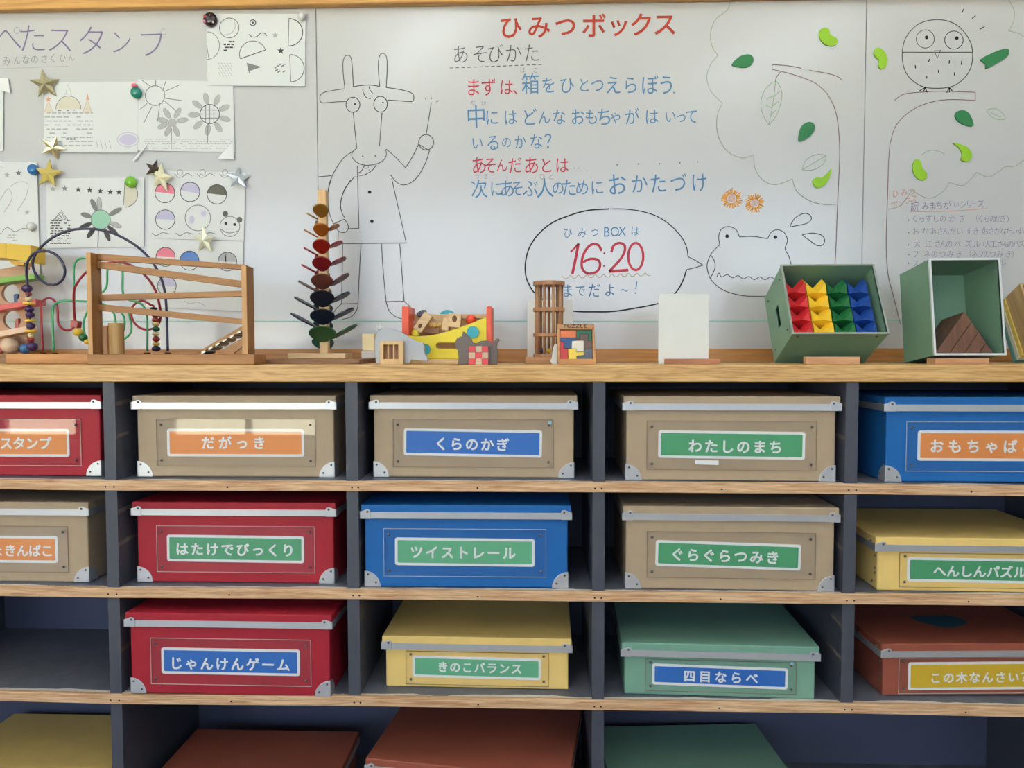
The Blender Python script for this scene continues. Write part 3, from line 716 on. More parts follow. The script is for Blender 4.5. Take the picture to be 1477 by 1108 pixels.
def star_magnet(x, y, r, m, rot, label, tilt=(0, 0), thick=.003, m2=None):
    c = atY(x, y, YP-0.012); R = r*PX; mb = MB()
    M_ = Matrix.Translation(c) @ Matrix.Rotation(tilt[0], 4, 'X') @ Matrix.Rotation(tilt[1], 4, 'Z') @ Matrix.Rotation(rot, 4, 'Y')
    pts = [((R if k % 2 == 0 else R*.42)*math.sin(k*PI/5), (R if k % 2 == 0 else R*.42)*math.cos(k*PI/5)) for k in range(10)]
    n = 10; vs = [M_ @ Vector((a, 0, b)) for a, b in pts] + [M_ @ Vector((a, thick, b)) for a, b in pts] + [M_ @ Vector((0, -thick*1.6, 0)), M_ @ Vector((0, thick, 0))]
    fs = [((i+1) % n, i, 20) for i in range(n)] + [(n+i, n+(i+1) % n, 21) for i in range(n)] + [(i, (i+1) % n, n+(i+1) % n, n+i) for i in range(n)]
    mb.add(vs, fs, 0)
    e = one(mb, 'star_magnet', m, label, 'star', 'foil stars on the left board'); e['_wl'] = tuple(e.location)
    MB().cyl((c.x, c.y+.002, c.z), (c.x, YP-.0002, c.z), .004, 12).build('magnet_disc', M_dark, e)
    return e
star_magnet(64.8, 121.5, 21, mat('glitter_foil', rgb(168, 160, 128), .35, .5, noise=.4, nscale=300), -.05, 'dark gold glitter star on the castle paper', (.2, .25))
star_magnet(76.3, 213, 18, mat('champagne_foil', rgb(222, 214, 176), .2, .6), .55, 'crumpled champagne foil star at the castle paper foot', (.5, .3))
star_magnet(69.3, 251, 21, mat('gold_card', rgb(196, 176, 92), .55), .12, 'flat matte gold star beside the blue magnet')
star_magnet(231.5, 256, 21, mat('cream_foil', rgb(250, 244, 206), .3), .25, 'cream star on the upper circle paper', (.3, -.3))
star_magnet(222, 244, 14, mat('dark_bronze', rgb(84, 70, 60), .4, .4), -.9, 'dark bronze star peeking behind the cream star', (.1, .1))
star_magnet(343.7, 256.5, 18, mat('silver_foil', rgb(214, 220, 226), .2, .5), -.15, 'silver star at the right corner of the circle paper', (-.4, .4))
star_magnet(294, 346.5, 20, mat('pale_foil', rgb(238, 238, 212), .25, .2), .05, 'pale crinkled star where the two circle papers meet', (.25, -.3))

# leaf magnets on the board
M_dg = mat('dark_green_magnet', rgb(28, 116, 66), .45); M_lg = mat('lime_green_magnet', rgb(140, 190, 30), .45)
for pts, m, lab in (
    ([(172,287),(195,258),(225,243),(255,243),(267,260),(262,282),(240,297),(205,297)], M_dg, 'dark green leaf magnet left of the drawn branch'),
    ([(472,627),(471,590),(485,555),(515,541),(537,552),(538,578),(515,607)], M_dg, 'dark green leaf magnet beside the left tree trunk'),
    ([(1245,558),(1205,553),(1175,535),(1163,510),(1175,493),(1205,490),(1230,510)], M_dg, 'dark green leaf magnet below the owl branch'),
    ([(1277,262),(1310,243),(1360,222),(1395,215),(1402,228),(1395,250),(1350,280),(1303,303),(1300,285),(1288,275)], M_dg, 'long dark green bitten leaf magnet right of the owl'),
    ([(567,130),(560,150),(568,178),(590,198),(620,202),(640,190),(637,170),(620,160),(608,150),(603,130),(585,122)], M_lg, 'lime bean shaped leaf magnet at the board top'),
    ([(803,230),(812,213),(830,213),(852,232),(863,262),(858,292),(840,306),(825,298),(822,280),(825,265),(808,250)], M_lg, 'lime bean shaped leaf magnet left of the owl'),
    ([(614,750),(605,790),(585,820),(555,834),(535,820),(532,800),(545,788),(570,788),(595,770)], M_lg, 'lime drop shaped leaf magnet at the left trunk'),
    ([(1154,635),(1185,640),(1220,655),(1238,685),(1230,710),(1210,717),(1190,707),(1195,685),(1180,655)], M_lg, 'lime drop shaped leaf magnet under the owl branch'),
    ([(975,735),(985,710),(1002,708),(1013,725),(1018,745),(1037,768),(1035,793),(1015,800),(990,785),(977,760)], M_lg, 'lime bean shaped leaf magnet above the handwritten list')):
    q = [atY(x/3.078+1000, y/3.078, YB-0.004) for x, y in pts]
    q = spline([(v.x, v.z) for v in q], 4, True)[:-1]
    one(MB().prism([(v.x, v.y) for v in q], YB-0.004, YB-0.0002, smooth=True), 'leaf_magnet', m, lab, 'magnet', 'leaf magnets on the drawn tree')

# ------------------------------------------------------------------ worktop and cabinet
ZC = 0.980
one(MB().box(-0.93, 2.28, 0.0, 0.358, ZC-0.031, ZC), 'worktop', M_oak, 'long oak worktop on the open shelf unit below the whiteboards', 'worktop', bevel=0.002)
one(MB().box(wl, wr, YB-0.012, YB-0.0004, ZC, atY(740, 503.3, YB-0.012).z), 'board_foot_rail', M_strip, 'oak rail along the foot of the whiteboards', 'frame', bevel=0.001)

DEP = 0.32
S1 = [(-.93, .768), (-.207, .768), (.009, .7666), (.4535, .7675), (.8988, .7679), (1.3495, .7669), (1.6515, .7646), (2.28, .7646)]
S2 = [(-.93, .567), (-.2132, .567), (.004, .5657), (.4514, .5676), (.8996, .5673), (1.3531, .567), (1.6569, .567), (2.28, .567)]
S3 = [(-.93, .3675), (-.2193, .3672), (-.0008, .3645), (.4494, .3672), (.9003, .366), (1.3567, .3664), (1.6625, .364), (2.28, .364)]
def zS(S, x):
    for (a, b), (c, d_) in zip(S, S[1:]):
        if x <= c: return b + (d_-b)*max(0, (x-a))/(c-a)
    return S[-1][1]
M_shelf = None
def shelf_mat():
    """slate paint worn to bare pale wood along the front edge"""
    m = bpy.data.materials.new('worn_slate_shelf'); m.use_nodes = True
    nt = m.node_tree; b = nt.nodes['Principled BSDF']; L = nt.links.new
    tc = nt.nodes.new('ShaderNodeTexCoord'); sx = nt.nodes.new('ShaderNodeSeparateXYZ'); L(tc.outputs['Object'], sx.inputs[0])
    n = nt.nodes.new('ShaderNodeTexNoise'); n.inputs['Scale'].default_value = 9; n.inputs['Detail'].default_value = 6; L(tc.outputs['Object'], n.inputs['Vector'])
    n2 = nt.nodes.new('ShaderNodeTexNoise'); n2.inputs['Scale'].default_value = 30; L(tc.outputs['Object'], n2.inputs['Vector'])
    ma = nt.nodes.new('ShaderNodeMath'); ma.operation = 'MULTIPLY_ADD'; ma.inputs[1].default_value = 0.030; ma.inputs[2].default_value = -0.161;   # object space starts at the unit's middle
    L(n.outputs['Fac'], ma.inputs[0])
    lt = nt.nodes.new('ShaderNodeMath'); lt.operation = 'LESS_THAN'; L(sx.outputs['Y'], lt.inputs[0]); L(ma.outputs[0], lt.inputs[1])
    mx = nt.nodes.new('ShaderNodeMix'); mx.data_type = 'RGBA'; mx.inputs[6].default_value = rgb(80, 83, 96, K); mx.inputs[7].default_value = rgb(108, 111, 122, K); L(n2.outputs['Fac'], mx.inputs[0])
    m2 = nt.nodes.new('ShaderNodeMix'); m2.data_type = 'RGBA'; m2.inputs[7].default_value = rgb(222, 214, 206); L(mx.outputs[2], m2.inputs[6]); L(lt.outputs[0], m2.inputs[0])
    L(m2.outputs[2], b.inputs['Base Color']); b.inputs['Roughness'].default_value = 0.5
    return m
M_shelf = shelf_mat()
cab = empty('shelf_unit', 'open slate painted shelf unit with pine edged shelves holding the labelled boxes', 'shelf', (0.7, 0.16, 0.0))
TD = 0.011
Z4, ZP = 0.080, 0.0     # floor of the bottom row
def slab(S, y0, y1, dz0, dz1):
    mb = MB(); vs = []
    for x, z in S: vs += [(x, y0, z+dz0), (x, y1, z+dz0), (x, y1, z+dz1), (x, y0, z+dz1)]
    n = len(S); fs = [(0, 1, 2, 3), tuple(4*(n-1)+k for k in (3, 2, 1, 0))]
    for i in range(n-1):
        a, b = 4*i, 4*(i+1)
        fs += [(a, b, b+1, a+1), (a+1, b+1, b+2, a+2), (a+2, b+2, b+3, a+3), (a+3, b+3, b, a)]
    mb.add(vs, fs); return mb
def dense(S, step=.15):
    xs = [-.93 + k*step for k in range(int(3.21/step)+1)] + [2.28]
    return [(x, zS(S, x)) for x in xs]
for S in (S1, S2, S3):
    sb = slab(S, 0.010, DEP, -.0185, 0.0).build('shelf_board', M_shelf, cab)
    e = slab(S, 0.0, 0.010, -.0187, 0.0)
    for x in (-.008, .008, .22, .4505, .462, .68, .893, .905, 1.12, 1.345, 1.358, 1.56):
        z = zS(S, x)-.0115; e.add([(x+.0018*math.cos(k*PI/4), -.0003, z+.0018*math.sin(k*PI/4)) for k in range(8)], [list(range(8))], 1)
    e.build('shelf_edge', [M_nose, M_dark], cab, bevel=0.0015)
slab([(-.93, Z4), (2.28, Z4)], 0.0, DEP, -.02, 0).build('shelf_board', M_shelf, cab)
MB().box(-.92, 2.27, .03, DEP, 0, Z4-.02).build('plinth', M_in, cab)
MB().box(-.93, 2.28, DEP, DEP+.012, 0.0, ZC-.031).build('back_panel', M_in, cab)
for i in range(-2, 6):
    x = .45*i; xk = {(4, 0): 1.825, (4, 1): 1.825, (4, 2): 1.825, (-1, 1): -.457}
    rows = [(ZC-.031, lambda x: zS(S1, x)), (None, lambda x: zS(S2, x)), (None, lambda x: zS(S3, x)), (None, lambda x: Z4)]
    tops = [ZC-.031, zS(S1, x)-.0185, zS(S2, x)-.0185, zS(S3, x)-.0185]; bots = [zS(S1, x), zS(S2, x), zS(S3, x), Z4]
    for k in range(4):
        if k == 3 and i % 2: continue
        x = xk.get((i, k), .45*i)
        mb = MB(); mb.box(x-TD, x+TD, 0.004, DEP, bots[k]-.001, tops[k])
        if k < 3:
            for sgn in (-1, 1):
                for q in range(2):
                    zz = bots[k] + (tops[k]-bots[k])*(.42+.33*q); yy = .004
                    mb.add([(x+sgn*(TD+.0004), yy, zz), (x+sgn*(TD+.0004), yy+.05+.03*random.random(), zz+.006), (x+sgn*(TD+.0004), yy+.045, zz+.011), (x+sgn*(TD+.0004), yy, zz+.008)], [(0, 1, 2, 3)], 1)
        mb.build('divider', [M_div, mat('scuffed_wood', rgb(118, 108, 100), .8, noise=.5, nscale=120)], cab)

# ------------------------------------------------------------------ storage boxes
def rrect(x0, x1, z0, z1, r, n=4):
    pts = []
    for cx_, cz_, a in ((x1-r, z1-r, 0), (x0+r, z1-r, PI/2), (x0+r, z0+r, PI), (x1-r, z0+r, 3*PI/2)):
        for k in range(n+1): t = a+k*PI/2/n; pts.append((cx_+r*math.cos(t), cz_+r*math.sin(t)))
    return pts
def storage_box(loc, rot, w, h, dep, col, label, plate=None, lab=None, text=None, guards=True, rivs=False, lidw=.006, pgap=.0022):
    """front bottom left corner at loc; local x across, y into the shelf, z up"""
    root = empty('storage_box', label, 'box', loc, 'labelled storage boxes on the shelves', world=False)
    root.rotation_euler = (0, 0, rot)
    m = M_box[col]
    zr0, zr1 = h-.0255, h-.0135
    b = MB(); t = .0025     # open-topped carton
    b.box(0, w, 0, dep, 0, t); b.box(0, w, 0, t, t, zr0+.004); b.box(0, w, dep-t, dep, t, zr0+.004); b.box(0, t, t, dep-t, t, zr0+.004); b.box(w-t, w, t, dep-t, t, zr0+.004)
    body = MB().box(0, w, 0, dep, 0, zr0+.006).build('body', m, root, bevel=.0025)
    lid = MB().box(-lidw, w+lidw, -lidw, dep+lidw, zr0+.0015, h).build('lid', m, root, bevel=.002)
    rim = MB(); e = lidw+.0008
    rim.box(-e, w+e, -e, -lidw+.0005, zr0, zr1); rim.box(-e, -lidw+.0005, -e, dep+e, zr0, zr1); rim.box(w+lidw-.0005, w+e, -e, dep+e, zr0, zr1)
    rim.build('metal_rim', M_metal, root)
    for sx_ in (0, 1):
        br = MB(); X = (lambda u: u-e) if sx_ == 0 else (lambda u: w+e-u)
        poly = [(X(0), zr0-.0006), (X(.019), zr0-.0006), (X(.0195), zr1), (X(.018), zr1+.0045), (X(.0125), zr1+.0055), (X(0), zr1+.001)]
        br.prism(poly, -e-.0012, -e+.0002)
        xs = (-e-.001, -e+.0002) if sx_ == 0 else (w+e-.0002, w+e+.001)
        br.box(xs[0], xs[1], -e-.001, .018, zr0-.0006, zr1+.001)
        br.build('lid_bracket', M_metal, root, bevel=.0006)
        rv = MB().ball((X(.0135), -e-.0012, zr1+.001), .0022, 0, 10, 6); rv.build('rivet', M_rivet, root)
    if guards:
        for sx_ in (0, 1):
            X = (lambda u: u-.0012) if sx_ == 0 else (lambda u: w+.0012-u); R = .030
            poly = [(X(.001), 0)] + [(X(R*math.cos(k*PI/16)), R*math.sin(k*PI/16)) for k in range(9)]
            g = MB().prism(poly, -.0014, .0002)
            xs = (-.0013, .0002) if sx_ == 0 else (w-.0002, w+.0013)
            Mx = Matrix.Translation((xs[0], -.0012, 0)) @ Matrix.Rotation(PI/2, 4, 'Z')
            g.prism([(0, 0)] + [(R*math.cos(k*PI/16), R*math.sin(k*PI/16)) for k in range(9)], -(xs[1]-xs[0]), 0, M=Mx)
            go = g.build('corner_guard', M_metal, root, bevel=.0007)
            for u, z in ((.0065, .0235), (.0215, .0085)):
                MB().ball((X(u), -.0014, z), .0021, 0, 10, 6).build('rivet', M_rivet, go)
    if rivs:
        for z in (.012, .03, zr0-.035, zr0-.012):
            MB().ball((-.0004, .009 if z > .02 else .02, z), .0022, 0, 8, 5).build('rivet', M_rivet, root)
        for y_ in (.012, .08): MB().ball((-e-.0004, y_, zr1+.003), .0022, 0, 8, 5).build('rivet', M_rivet, root)
    if plate:
        (px0, px1, pz0, pz1) = plate
        # printed label under a clear plate
        lc = None
        if lab:
            lx0, lx1, lz0, lz1, lcol, lrot = lab
            cx_, cz_ = (lx0+lx1)/2, (lz0+lz1)/2
            Mr = Matrix.Translation((cx_, 0, cz_)) @ Matrix.Rotation(-lrot, 4, 'Y')
            lb = MB(); hw, hh = (lx1-lx0)/2, (lz1-lz0)/2
            lb.prism(rrect(-hw, hw, -hh, hh, .0045), -.0008, -.0001, 0, Mr)
            q = [Mr @ Vector((a, -.00095, b_)) for a, b_ in rrect(-hw+.0048, hw-.0048, -hh+.0048, hh-.0048, .002)]
            lb.add(q, [list(range(len(q)))], 1)
            lc = lb.build('label_card', [M_white, M_lab[lcol]], root)
            if text:
                tb = MB(); chars, x0, x1, zt, em = text; n = len(chars)
                for i, ch in enumerate(chars):
                    u = x0 + (x1-x0)*i/max(1, n-1) - cx_; v = zt - cz_
                    c_, s_ = math.cos(lrot), math.sin(lrot)
                    put(tb, ch, cx_+u*c_-v*s_, cz_+u*s_+v*c_, em, -.0012, .032, 0, lrot)
                tb.build('lettering', M_white, lc)
        pl = MB(); yy = -pgap
        pl.box(px0, px1, yy, yy+.0008, pz0, pz1)
        po = pl.build('cover_plate', M_acr, root)
        ed = MB(); wl_ = .0007
        for a, b_, c_, d_ in ((px0, px1, pz1-wl_, pz1), (px0, px1, pz0, pz0+wl_), (px0, px0+wl_, pz0+wl_, pz1-wl_), (px1-wl_, px1, pz0+wl_, pz1-wl_)):
            ed.box(a, b_, yy-.0002, yy+.001, c_, d_)
        eo = ed.build('plate_edge', M_edge if col in ('red', 'blue', 'brown') else mat('acrylic_edge_dim', rgb(*[int(c*.8) for c in BOXC[col]]), .4), po)
        ins = .0095
        for a in (px0+ins, px1-ins):
            for b_ in (pz0+.011, pz1-.011):
                if h < .12: b_ = (pz0+.010) if b_ < (pz0+pz1)/2 else (pz1-.006)
                sc_ = MB().ball((a, yy-.0004, b_), .0026, 0, 12, 6, (1, .7, 1)); sc_.cyl((a, yy+.001, b_), (a, -.0001, b_), .001, 8); sc_.build('screw', M_rivet, po)
    return root
def place(BLp, BRp, S, rot=None):
    A = atZ(BLp[0], BLp[1], zS(S, atY(BLp[0], BLp[1], 0.02).x))
    if BRp is None: return A, rot
    B = atZ(BRp[0], BRp[1], zS(S, atY(BRp[0], BRp[1], 0.02).x))
    return A, math.atan2(B.y-A.y, B.x-A.x)
def face(A, rot, p):
    """photo point -> (x,z) on the front of a box standing at A"""
    n = Vector((math.sin(rot), -math.cos(rot), 0)); d_ = ray(*p); t = (A-CAM).dot(n)/d_.dot(n); q = CAM + d_*t - A
    return (q.x*math.cos(rot)+q.y*math.sin(rot), q.z)
WA, HA, WS, HS = .375, .1545, .346, .0995
DA, DS = .262, .248
def mk(A, rot, S, typ, col, label, plate_px=None, lab_px=None, txt=None, lrot=0.0, guards=True, rivs=False, right=False):
    w, h, dp = (WA, HA, DA) if typ == 'A' else (WS, HS, DS)
    A = Vector(A)
    z = max(zS(S, A.x + w*k/4) for k in range(5)) if S else A.z
    A.z = z + .0002
    plate = lab = text = None
    if plate_px:
        p0 = face(A, rot, plate_px[0]); p1 = face(A, rot, plate_px[1]); plate = (p0[0], p1[0], p1[1], p0[1])
        l0 = face(A, rot, lab_px[0]); l1 = face(A, rot, lab_px[1]); lab = (l0[0], l1[0], l1[1], l0[1], lab_px[2], lrot)
        t0 = face(A, rot, (txt[1], txt[3])); t1 = face(A, rot, (txt[2], txt[3])); text = (txt[0], t0[0], t1[0], t0[1], txt[4])
    r = storage_box(A, rot, w, h, dp, col, label, plate, lab, text, guards, rivs)
    return r, A, rot
E1 = .0255
# row 1
A, r = place((199.6,688.2), (482.4,688.9), S1)
mk((-.0398-WA, .0409, 0), 0.0, S1, 'A', 'red', 'dark red box with an orange label cut off by the left edge, top row', ((-118,604),(118.5,672)), ((-100,618.4),(100.8,659),'orange'), ('ぺたぺたスタンプ', -65, 65.4, 639, E1))
mk(A, r, S1, 'A', 'tan', 'tan box with an orange label, second in the top row', ((225.5,604),(455.8,673)), ((241,618.5),(439,659),'orange'), ('だがっき', 300.4, 374, 638.6, E1))
A, r = place((539.6,688.4), (825.4,690), S1)
b3 = mk(A, r, S1, 'A', 'tan', 'tan box with a blue label in the top row', ((566.6,604),(798.4,675)), ((582.4,619),(781.8,659),'blue'), ('くらのかぎ', 636.5, 725, 640.5, E1), -.013)
A, r = place((903,692.7), (1203.5,696), S1); r = -.019
b4 = mk(A, r, S1, 'A', 'tan', 'tan box with a green label in the top row', ((932.7,606.5),(1177,679)), ((949.5,621.5),(1160.8,662.5),'green'), ('わたしのまち', 1002.6, 1118.6, 643.8, E1), -.008)
mk((1.4207, .0258, 0), -.01, S1, 'A', 'blue', 'blue box with an orange label at the right end of the top row', ((1307,608),(1551,681)), ((1323.8,621),(1534,665.5),'orange'), ('おもちゃばこ', 1350.7, 1483, 643.5, E1), 0, True, True)
# row 2
mk((-.0617-WA, .0296, 0), 0.0, S2, 'A', 'tan', 'tan box with an orange label cut off by the left edge, second row', ((-130,757.5),(100,825.7)), ((-114,772),(84.3,812),'orange'), ('ちょきんばこ', -20, 68.4, 793.6, E1*.95))
A, r = place((199.6,840.6), (481.7,842), S2)
mk(A, r, S2, 'A', 'red', 'dark red box with a green label in the second row', ((226,758),(454.8,826.5)), ((240.7,771.7),(438.9,811.8),'green'), ('はたけでびっくり', 263, 416, 792, E1), -.006)
A, r = place((527,846.3), (814.3,848.7), S2)
mk(A, r, S2, 'A', 'blue', 'blue box with a mint green label in the second row', ((553.4,762),(787.6,832.5)), ((569.7,775.8),(771,817),'mint'), ('ツイストレール', 601, 734.3, 796.4, E1), -.006)
A, r = place((902.5,849), (1201.4,854.3), S2); r = -.019
mk(A, r, S2, 'A', 'tan', 'tan box with a tilted green label in the second row', ((933,766),(1175.5,836)), ((945.6,781),(1154.8,821),'green'), ('ぐらぐらつみき', 976.7, 1114.3, 801, E1), -.022)
mk((1.4086, .0238, 0), -.02, S2, 'B', 'yellow', 'low yellow box with a green label at the right end of the second row', ((1297,797),(1528,850)), ((1308.7,804),(1517,842),'green'), ('へんしんパズル', 1354.9, 1470.6, 823.4, E1*.92), -.004, False, True)
# row 3
A, r = place((190,1001.6), (476,1005), S3)
mk(A, r, S3, 'A', 'red', 'dark red box with a blue label in the third row', ((217.3,919.5),(449.6,990)), ((232.7,934),(433,975),'blue'), ('じゃんけんゲーム', 254.6, 409, 956.4, E1), -.002)
A, r = place((557,989.9), (819.8,996), S3)
mk(A, r, S3, 'B', 'yellow', 'low yellow box with a mint green label in the third row', ((585.4,938.5),(791.5,990.5)), ((594.7,946),(780.4,980.5),'mint'), ('きのこバランス', 639, 745, 962, E1*.85), -.008, False)
A, r = place((900.4,1001.4), (1175.5,1009), S3)
d4 = mk(A, r, S3, 'B', 'green', 'low green box with a blue label in the third row', ((930.6,950),(1148,1002)), ((940.5,958),(1136,993.5),'blue'), ('四目ならべ', 994.4, 1084.5, 975.3, E1*.9), -.012, False)
d5, A5, _ = mk((1.4276, .0356, 0), .042, S3, 'B', 'brown', 'low brown box with a yellow label in the third row', ((1296,949),(1535,999)), ((1310,955),(1520,994),'yellow'), ('この木なんさい？', 1349, 1480, 977.2, E1*.85), .004, False, True)
def sticker(root, A, rot, pts, m, name, y=-.0034):
    q = [face(A, rot, p) for p in pts]; MB().prism(q, y, y+.0003).build(name, m, root)
for bx, px0, py0 in ((b3, 793, 609.5), (d4, 1141.5, 956.5)):
    sticker(*bx, [(px0+2.6*math.cos(k*PI/6), py0+2.6*math.sin(k*PI/6)) for k in range(12)], mat('pale_blue_dot', rgb(150, 196, 220), .4), 'dot_sticker')
sticker(*b4, [(1002, 663), (1036, 664), (1036, 670.5), (1002, 669.5)], M_white, 'paper_slip')
# leaf sticker on its lid
q = spline([(x, y) for x, y in ((1312,890),(1340,888),(1372,888),(1395,897),(1385,903),(1365,905.5),(1340,901))], 4, True)[:-1]
zt = A5.z+HS+.0004; stv = [atZ(v.x, v.y, zt) for v in q]
Mi = (Matrix.Translation(A5) @ Matrix.Rotation(.042, 4, 'Z')).inverted()
st = MB().add([Mi @ v for v in stv][::-1], [list(range(len(stv)))]); st.build('leaf_sticker', mat('teal_sticker', rgb(44, 92, 108), .5), d5)
# bottom row
mk((-.405+.006, .040, Z4), 0.0, None, 'B', 'yellow', 'low yellow box on the bottom shelf at the left')
mk((.050, -.018, Z4), 0.0, None, 'B', 'brown', 'low reddish brown box on the bottom shelf, left of its taller brown neighbour')
mk((.470, .034, Z4), math.radians(-8.0), None, 'A', 'brown', 'tall reddish brown box turned askew on the bottom shelf')
mk((.938, .020, Z4), math.radians(4.0), None, 'B', 'green', 'low dark green box in shade on the bottom shelf')

# ------------------------------------------------------------------ toys on the worktop
P = lambda x, y, Y: atY(x, y, Y)
def xz(pts, Y, sc=1.0, off=(0, 0)): return [(lambda v: (v.x, v.z))(atY(x/sc+off[0], y/sc+off[1], Y)) for x, y in pts]
W_lt = wood('beech_light', rgb(226, 196, 154, K), rgb(204, 168, 122, K), 'X', .5, 1.0)
W_ltz = wood('beech_upright', rgb(222, 190, 144, K), rgb(198, 160, 112, K), 'Z', .5, 1.0)
W_md = wood('honey_wood', rgb(164, 114, 64, K), rgb(136, 90, 46, K), 'X', .4, 1.0)
W_mdz = wood('honey_upright', rgb(160, 112, 64, K), rgb(134, 90, 48, K), 'Z', .4, 1.0)
W_dk = wood('walnut_wood', rgb(176, 130, 94, K), rgb(140, 98, 68, K), 'Z', .45, 1.0)
W_pk = wood('pinkish_plywood', rgb(200, 160, 132, K), rgb(176, 132, 104, K), 'X', .5)
def paint(name, c, r=.4): return mat(name, rgb(*c, 1.08), r, noise=.04, nscale=30)

# --- wooden ball run
Yr = 0.03
t = empty('ball_run', 'honey wood zigzag ball run with chime ramp on the worktop', 'toy', (P(246, 524, Yr).x, Yr+.03, ZC))
xl0, xl1, xl2 = P(126.5, 450, Yr).x, P(133, 450, Yr).x, P(146.5, 450, Yr).x
xr0, xr1, xr2 = P(349, 450, Yr).x, P(356.5, 450, Yr).x, P(367, 450, Yr).x
ZB = P(246, 511, Yr).z
MB().box(P(127,518,Yr).x, P(368,518,Yr).x, Yr-.004, Yr+.056, ZC, ZB).build('base', W_md, t, bevel=.0015)
MB().box(xl0, xl1, Yr, Yr+.034, ZB, P(130,364,Yr).z).build('end_board', W_mdz, t, bevel=.0012)
MB().box(xr0, xr1, Yr, Yr+.036, ZB, P(352,383,Yr).z).build('end_board', W_mdz, t, bevel=.0012)
W_lit = wood('honey_lit_tone', rgb(200, 154, 102, K), rgb(172, 124, 76, K), 'Z', .4, 1.0)  # lit board fronts put into colour: paler honey tone on added thin strips
MB().box(xl0+.0003, xl1-.0003, Yr-.0012, Yr-.0001, ZB, P(130,364.4,Yr).z).build('lit_front_strip', W_lit, t); MB().box(xr0+.0003, xr1-.0003, Yr-.0012, Yr-.0001, ZB, P(352,383.4,Yr).z).build('lit_front_strip', W_lit, t)
Yq = Yr+.020
for (a, b, c, d_) in (((133,365.5),(356,382),(356,389),(133,375)), ((133,376.5),(356,405.8),(356,415.8),(133,386.5)), ((133,424.8),(356,419.3),(356,427.3),(133,433.8)), ((133,438.2),(357,460.5),(357,468.5),(133,448.2))):
    pl = [(min(max(x_, xl1-.0005), xr0+.0005), z_) for x_, z_ in xz((a, b, c, d_), Yq)]
    MB().prism(pl, Yq, Yq+.013).build('track', W_md, t, bevel=.0008)
ramp = xz(((282,509),(289,509),(355,474),(355,466)), Yr)
MB().prism(ramp, Yr+.003, Yr+.009).prism(ramp, Yr+.036, Yr+.042).build('ramp', W_md, t, bevel=.0006)
MB().prism(xz(((312,509.5),(356,483),(356,495),(336,509.5)), Yr), Yr+.003, Yr+.009).build('ramp_support', W_md, t)
for k in range(6):
    u = k/5; c = P(302+u*50, 508-u*28, Yr+.024)
    bm = MB(); Mx = Matrix.Translation((c.x, c.y, c.z)) @ Matrix.Rotation(-.5, 4, 'Y')
    bm.box(-.004, .004, -.026, .02, -.0016, .0016, 0, Mx); bm.build('chime_bar', mat('chime_steel', rgb(150, 146, 140), .35, .8), t)
# two bamboo cups by the run
for x0, x1, y0, m_, lab, nm in ((148.5,157.5,470,W_dk,'narrow brown bamboo tube between the run post and the wide cup','bamboo_cup'),(158,179,466.5,wood('bamboo', rgb(176,140,92,K), rgb(140,102,58,K), 'Z', .45, .6),'wide bamboo cup standing on the ball run base','bamboo_cup')):
    a, b = P(x0, 508, Yr+.022), P(x1, 508, Yr+.022); r = (b.x-a.x)/2; cx_ = (a.x+b.x)/2; zt = P(x0, y0, Yr+.03).z
    cyy = Yr+.022
    mb = MB(); n = 24
    prof = [(r, ZB+.0002), (r, zt), (r*.82, zt), (r*.82, ZB+.004)]
    vs = [(cx_+q*math.cos(2*PI*k/n), cyy+q*math.sin(2*PI*k/n)*.85, z) for q, z in prof for k in range(n)]
    fs = [(i*n+k, i*n+(k+1) % n, (i+1)*n+(k+1) % n, (i+1)*n+k) for i in range(3) for k in range(n)] + [[k for k in range(n)][::-1], [3*n+k for k in range(n)]]
    mb.add(vs, fs, 0, False); one(mb, nm, m_, lab, 'cup')
# --- bead maze behind the run
Ym = 0.155
BS, BO = 3.4625, (0, 220)
t = empty('bead_maze', 'bead maze of bent red, green and navy wires on a wooden base', 'toy', (P(130, 510, Ym).x, Ym, ZC))
zt = ZC+.0205
MB().box(P(31,510,Ym).x, P(268,510,Ym).x, Ym-.048, Ym+.05, ZC, zt).build('base', wood('maze_base', rgb(200,146,92,K), rgb(168,114,66,K), 'X', .4, 1.0), t, bevel=.002)
def wire(pts, m, r, dep=None, name='wire'):
    q = []
    n = len(pts)
    for i, (x, y) in enumerate(pts):
        Y = Ym + (dep(i/(n-1)) if dep else 0); v = atY(x/BS+BO[0], y/BS+BO[1], Y); v.z = max(v.z, zt-.002); q.append(v)
    MB().tube(spline(q, 7), r, 10).build(name, m, t)
Mnavy, Mred, Mgrn = paint('navy_wire', (40, 38, 72), .3), paint('red_wire', (150, 34, 44), .3), paint('green_wire', (60, 158, 98), .3)
wire([(158,990),(140,720),(136,650),(131,600),(137,550),(162,510),(205,492),(255,498),(300,530),(323,580),(318,625),(290,655),(250,661),(203,637),(170,590),(165,540),(190,490),(255,430),(345,390),(440,381),(540,395),(640,440),(722,502),(782,580),(815,660),(830,760),(838,992)], Mnavy, .0026, lambda u: -.012*math.sin(u*PI*2))
wire([(213,992),(205,780),(215,742),(245,727),(276,745),(288,790),(291,850),(312,880),(340,888),(365,876),(376,850),(371,800),(369,700),(387,650),(432,598),(500,562),(580,548),(650,562),(722,612),(772,680),(796,760),(801,830),(780,870),(735,885),(690,870),(660,830),(655,785),(680,752),(715,742),(750,760),(772,790),(778,992)], Mred, .0024, lambda u: .03*math.sin(u*PI*3))
wire([(268,992),(262,800),(275,760),(310,742),(400,743),(500,752),(560,790),(578,850),(577,900)], Mgrn, .0022, lambda u: .02*u)
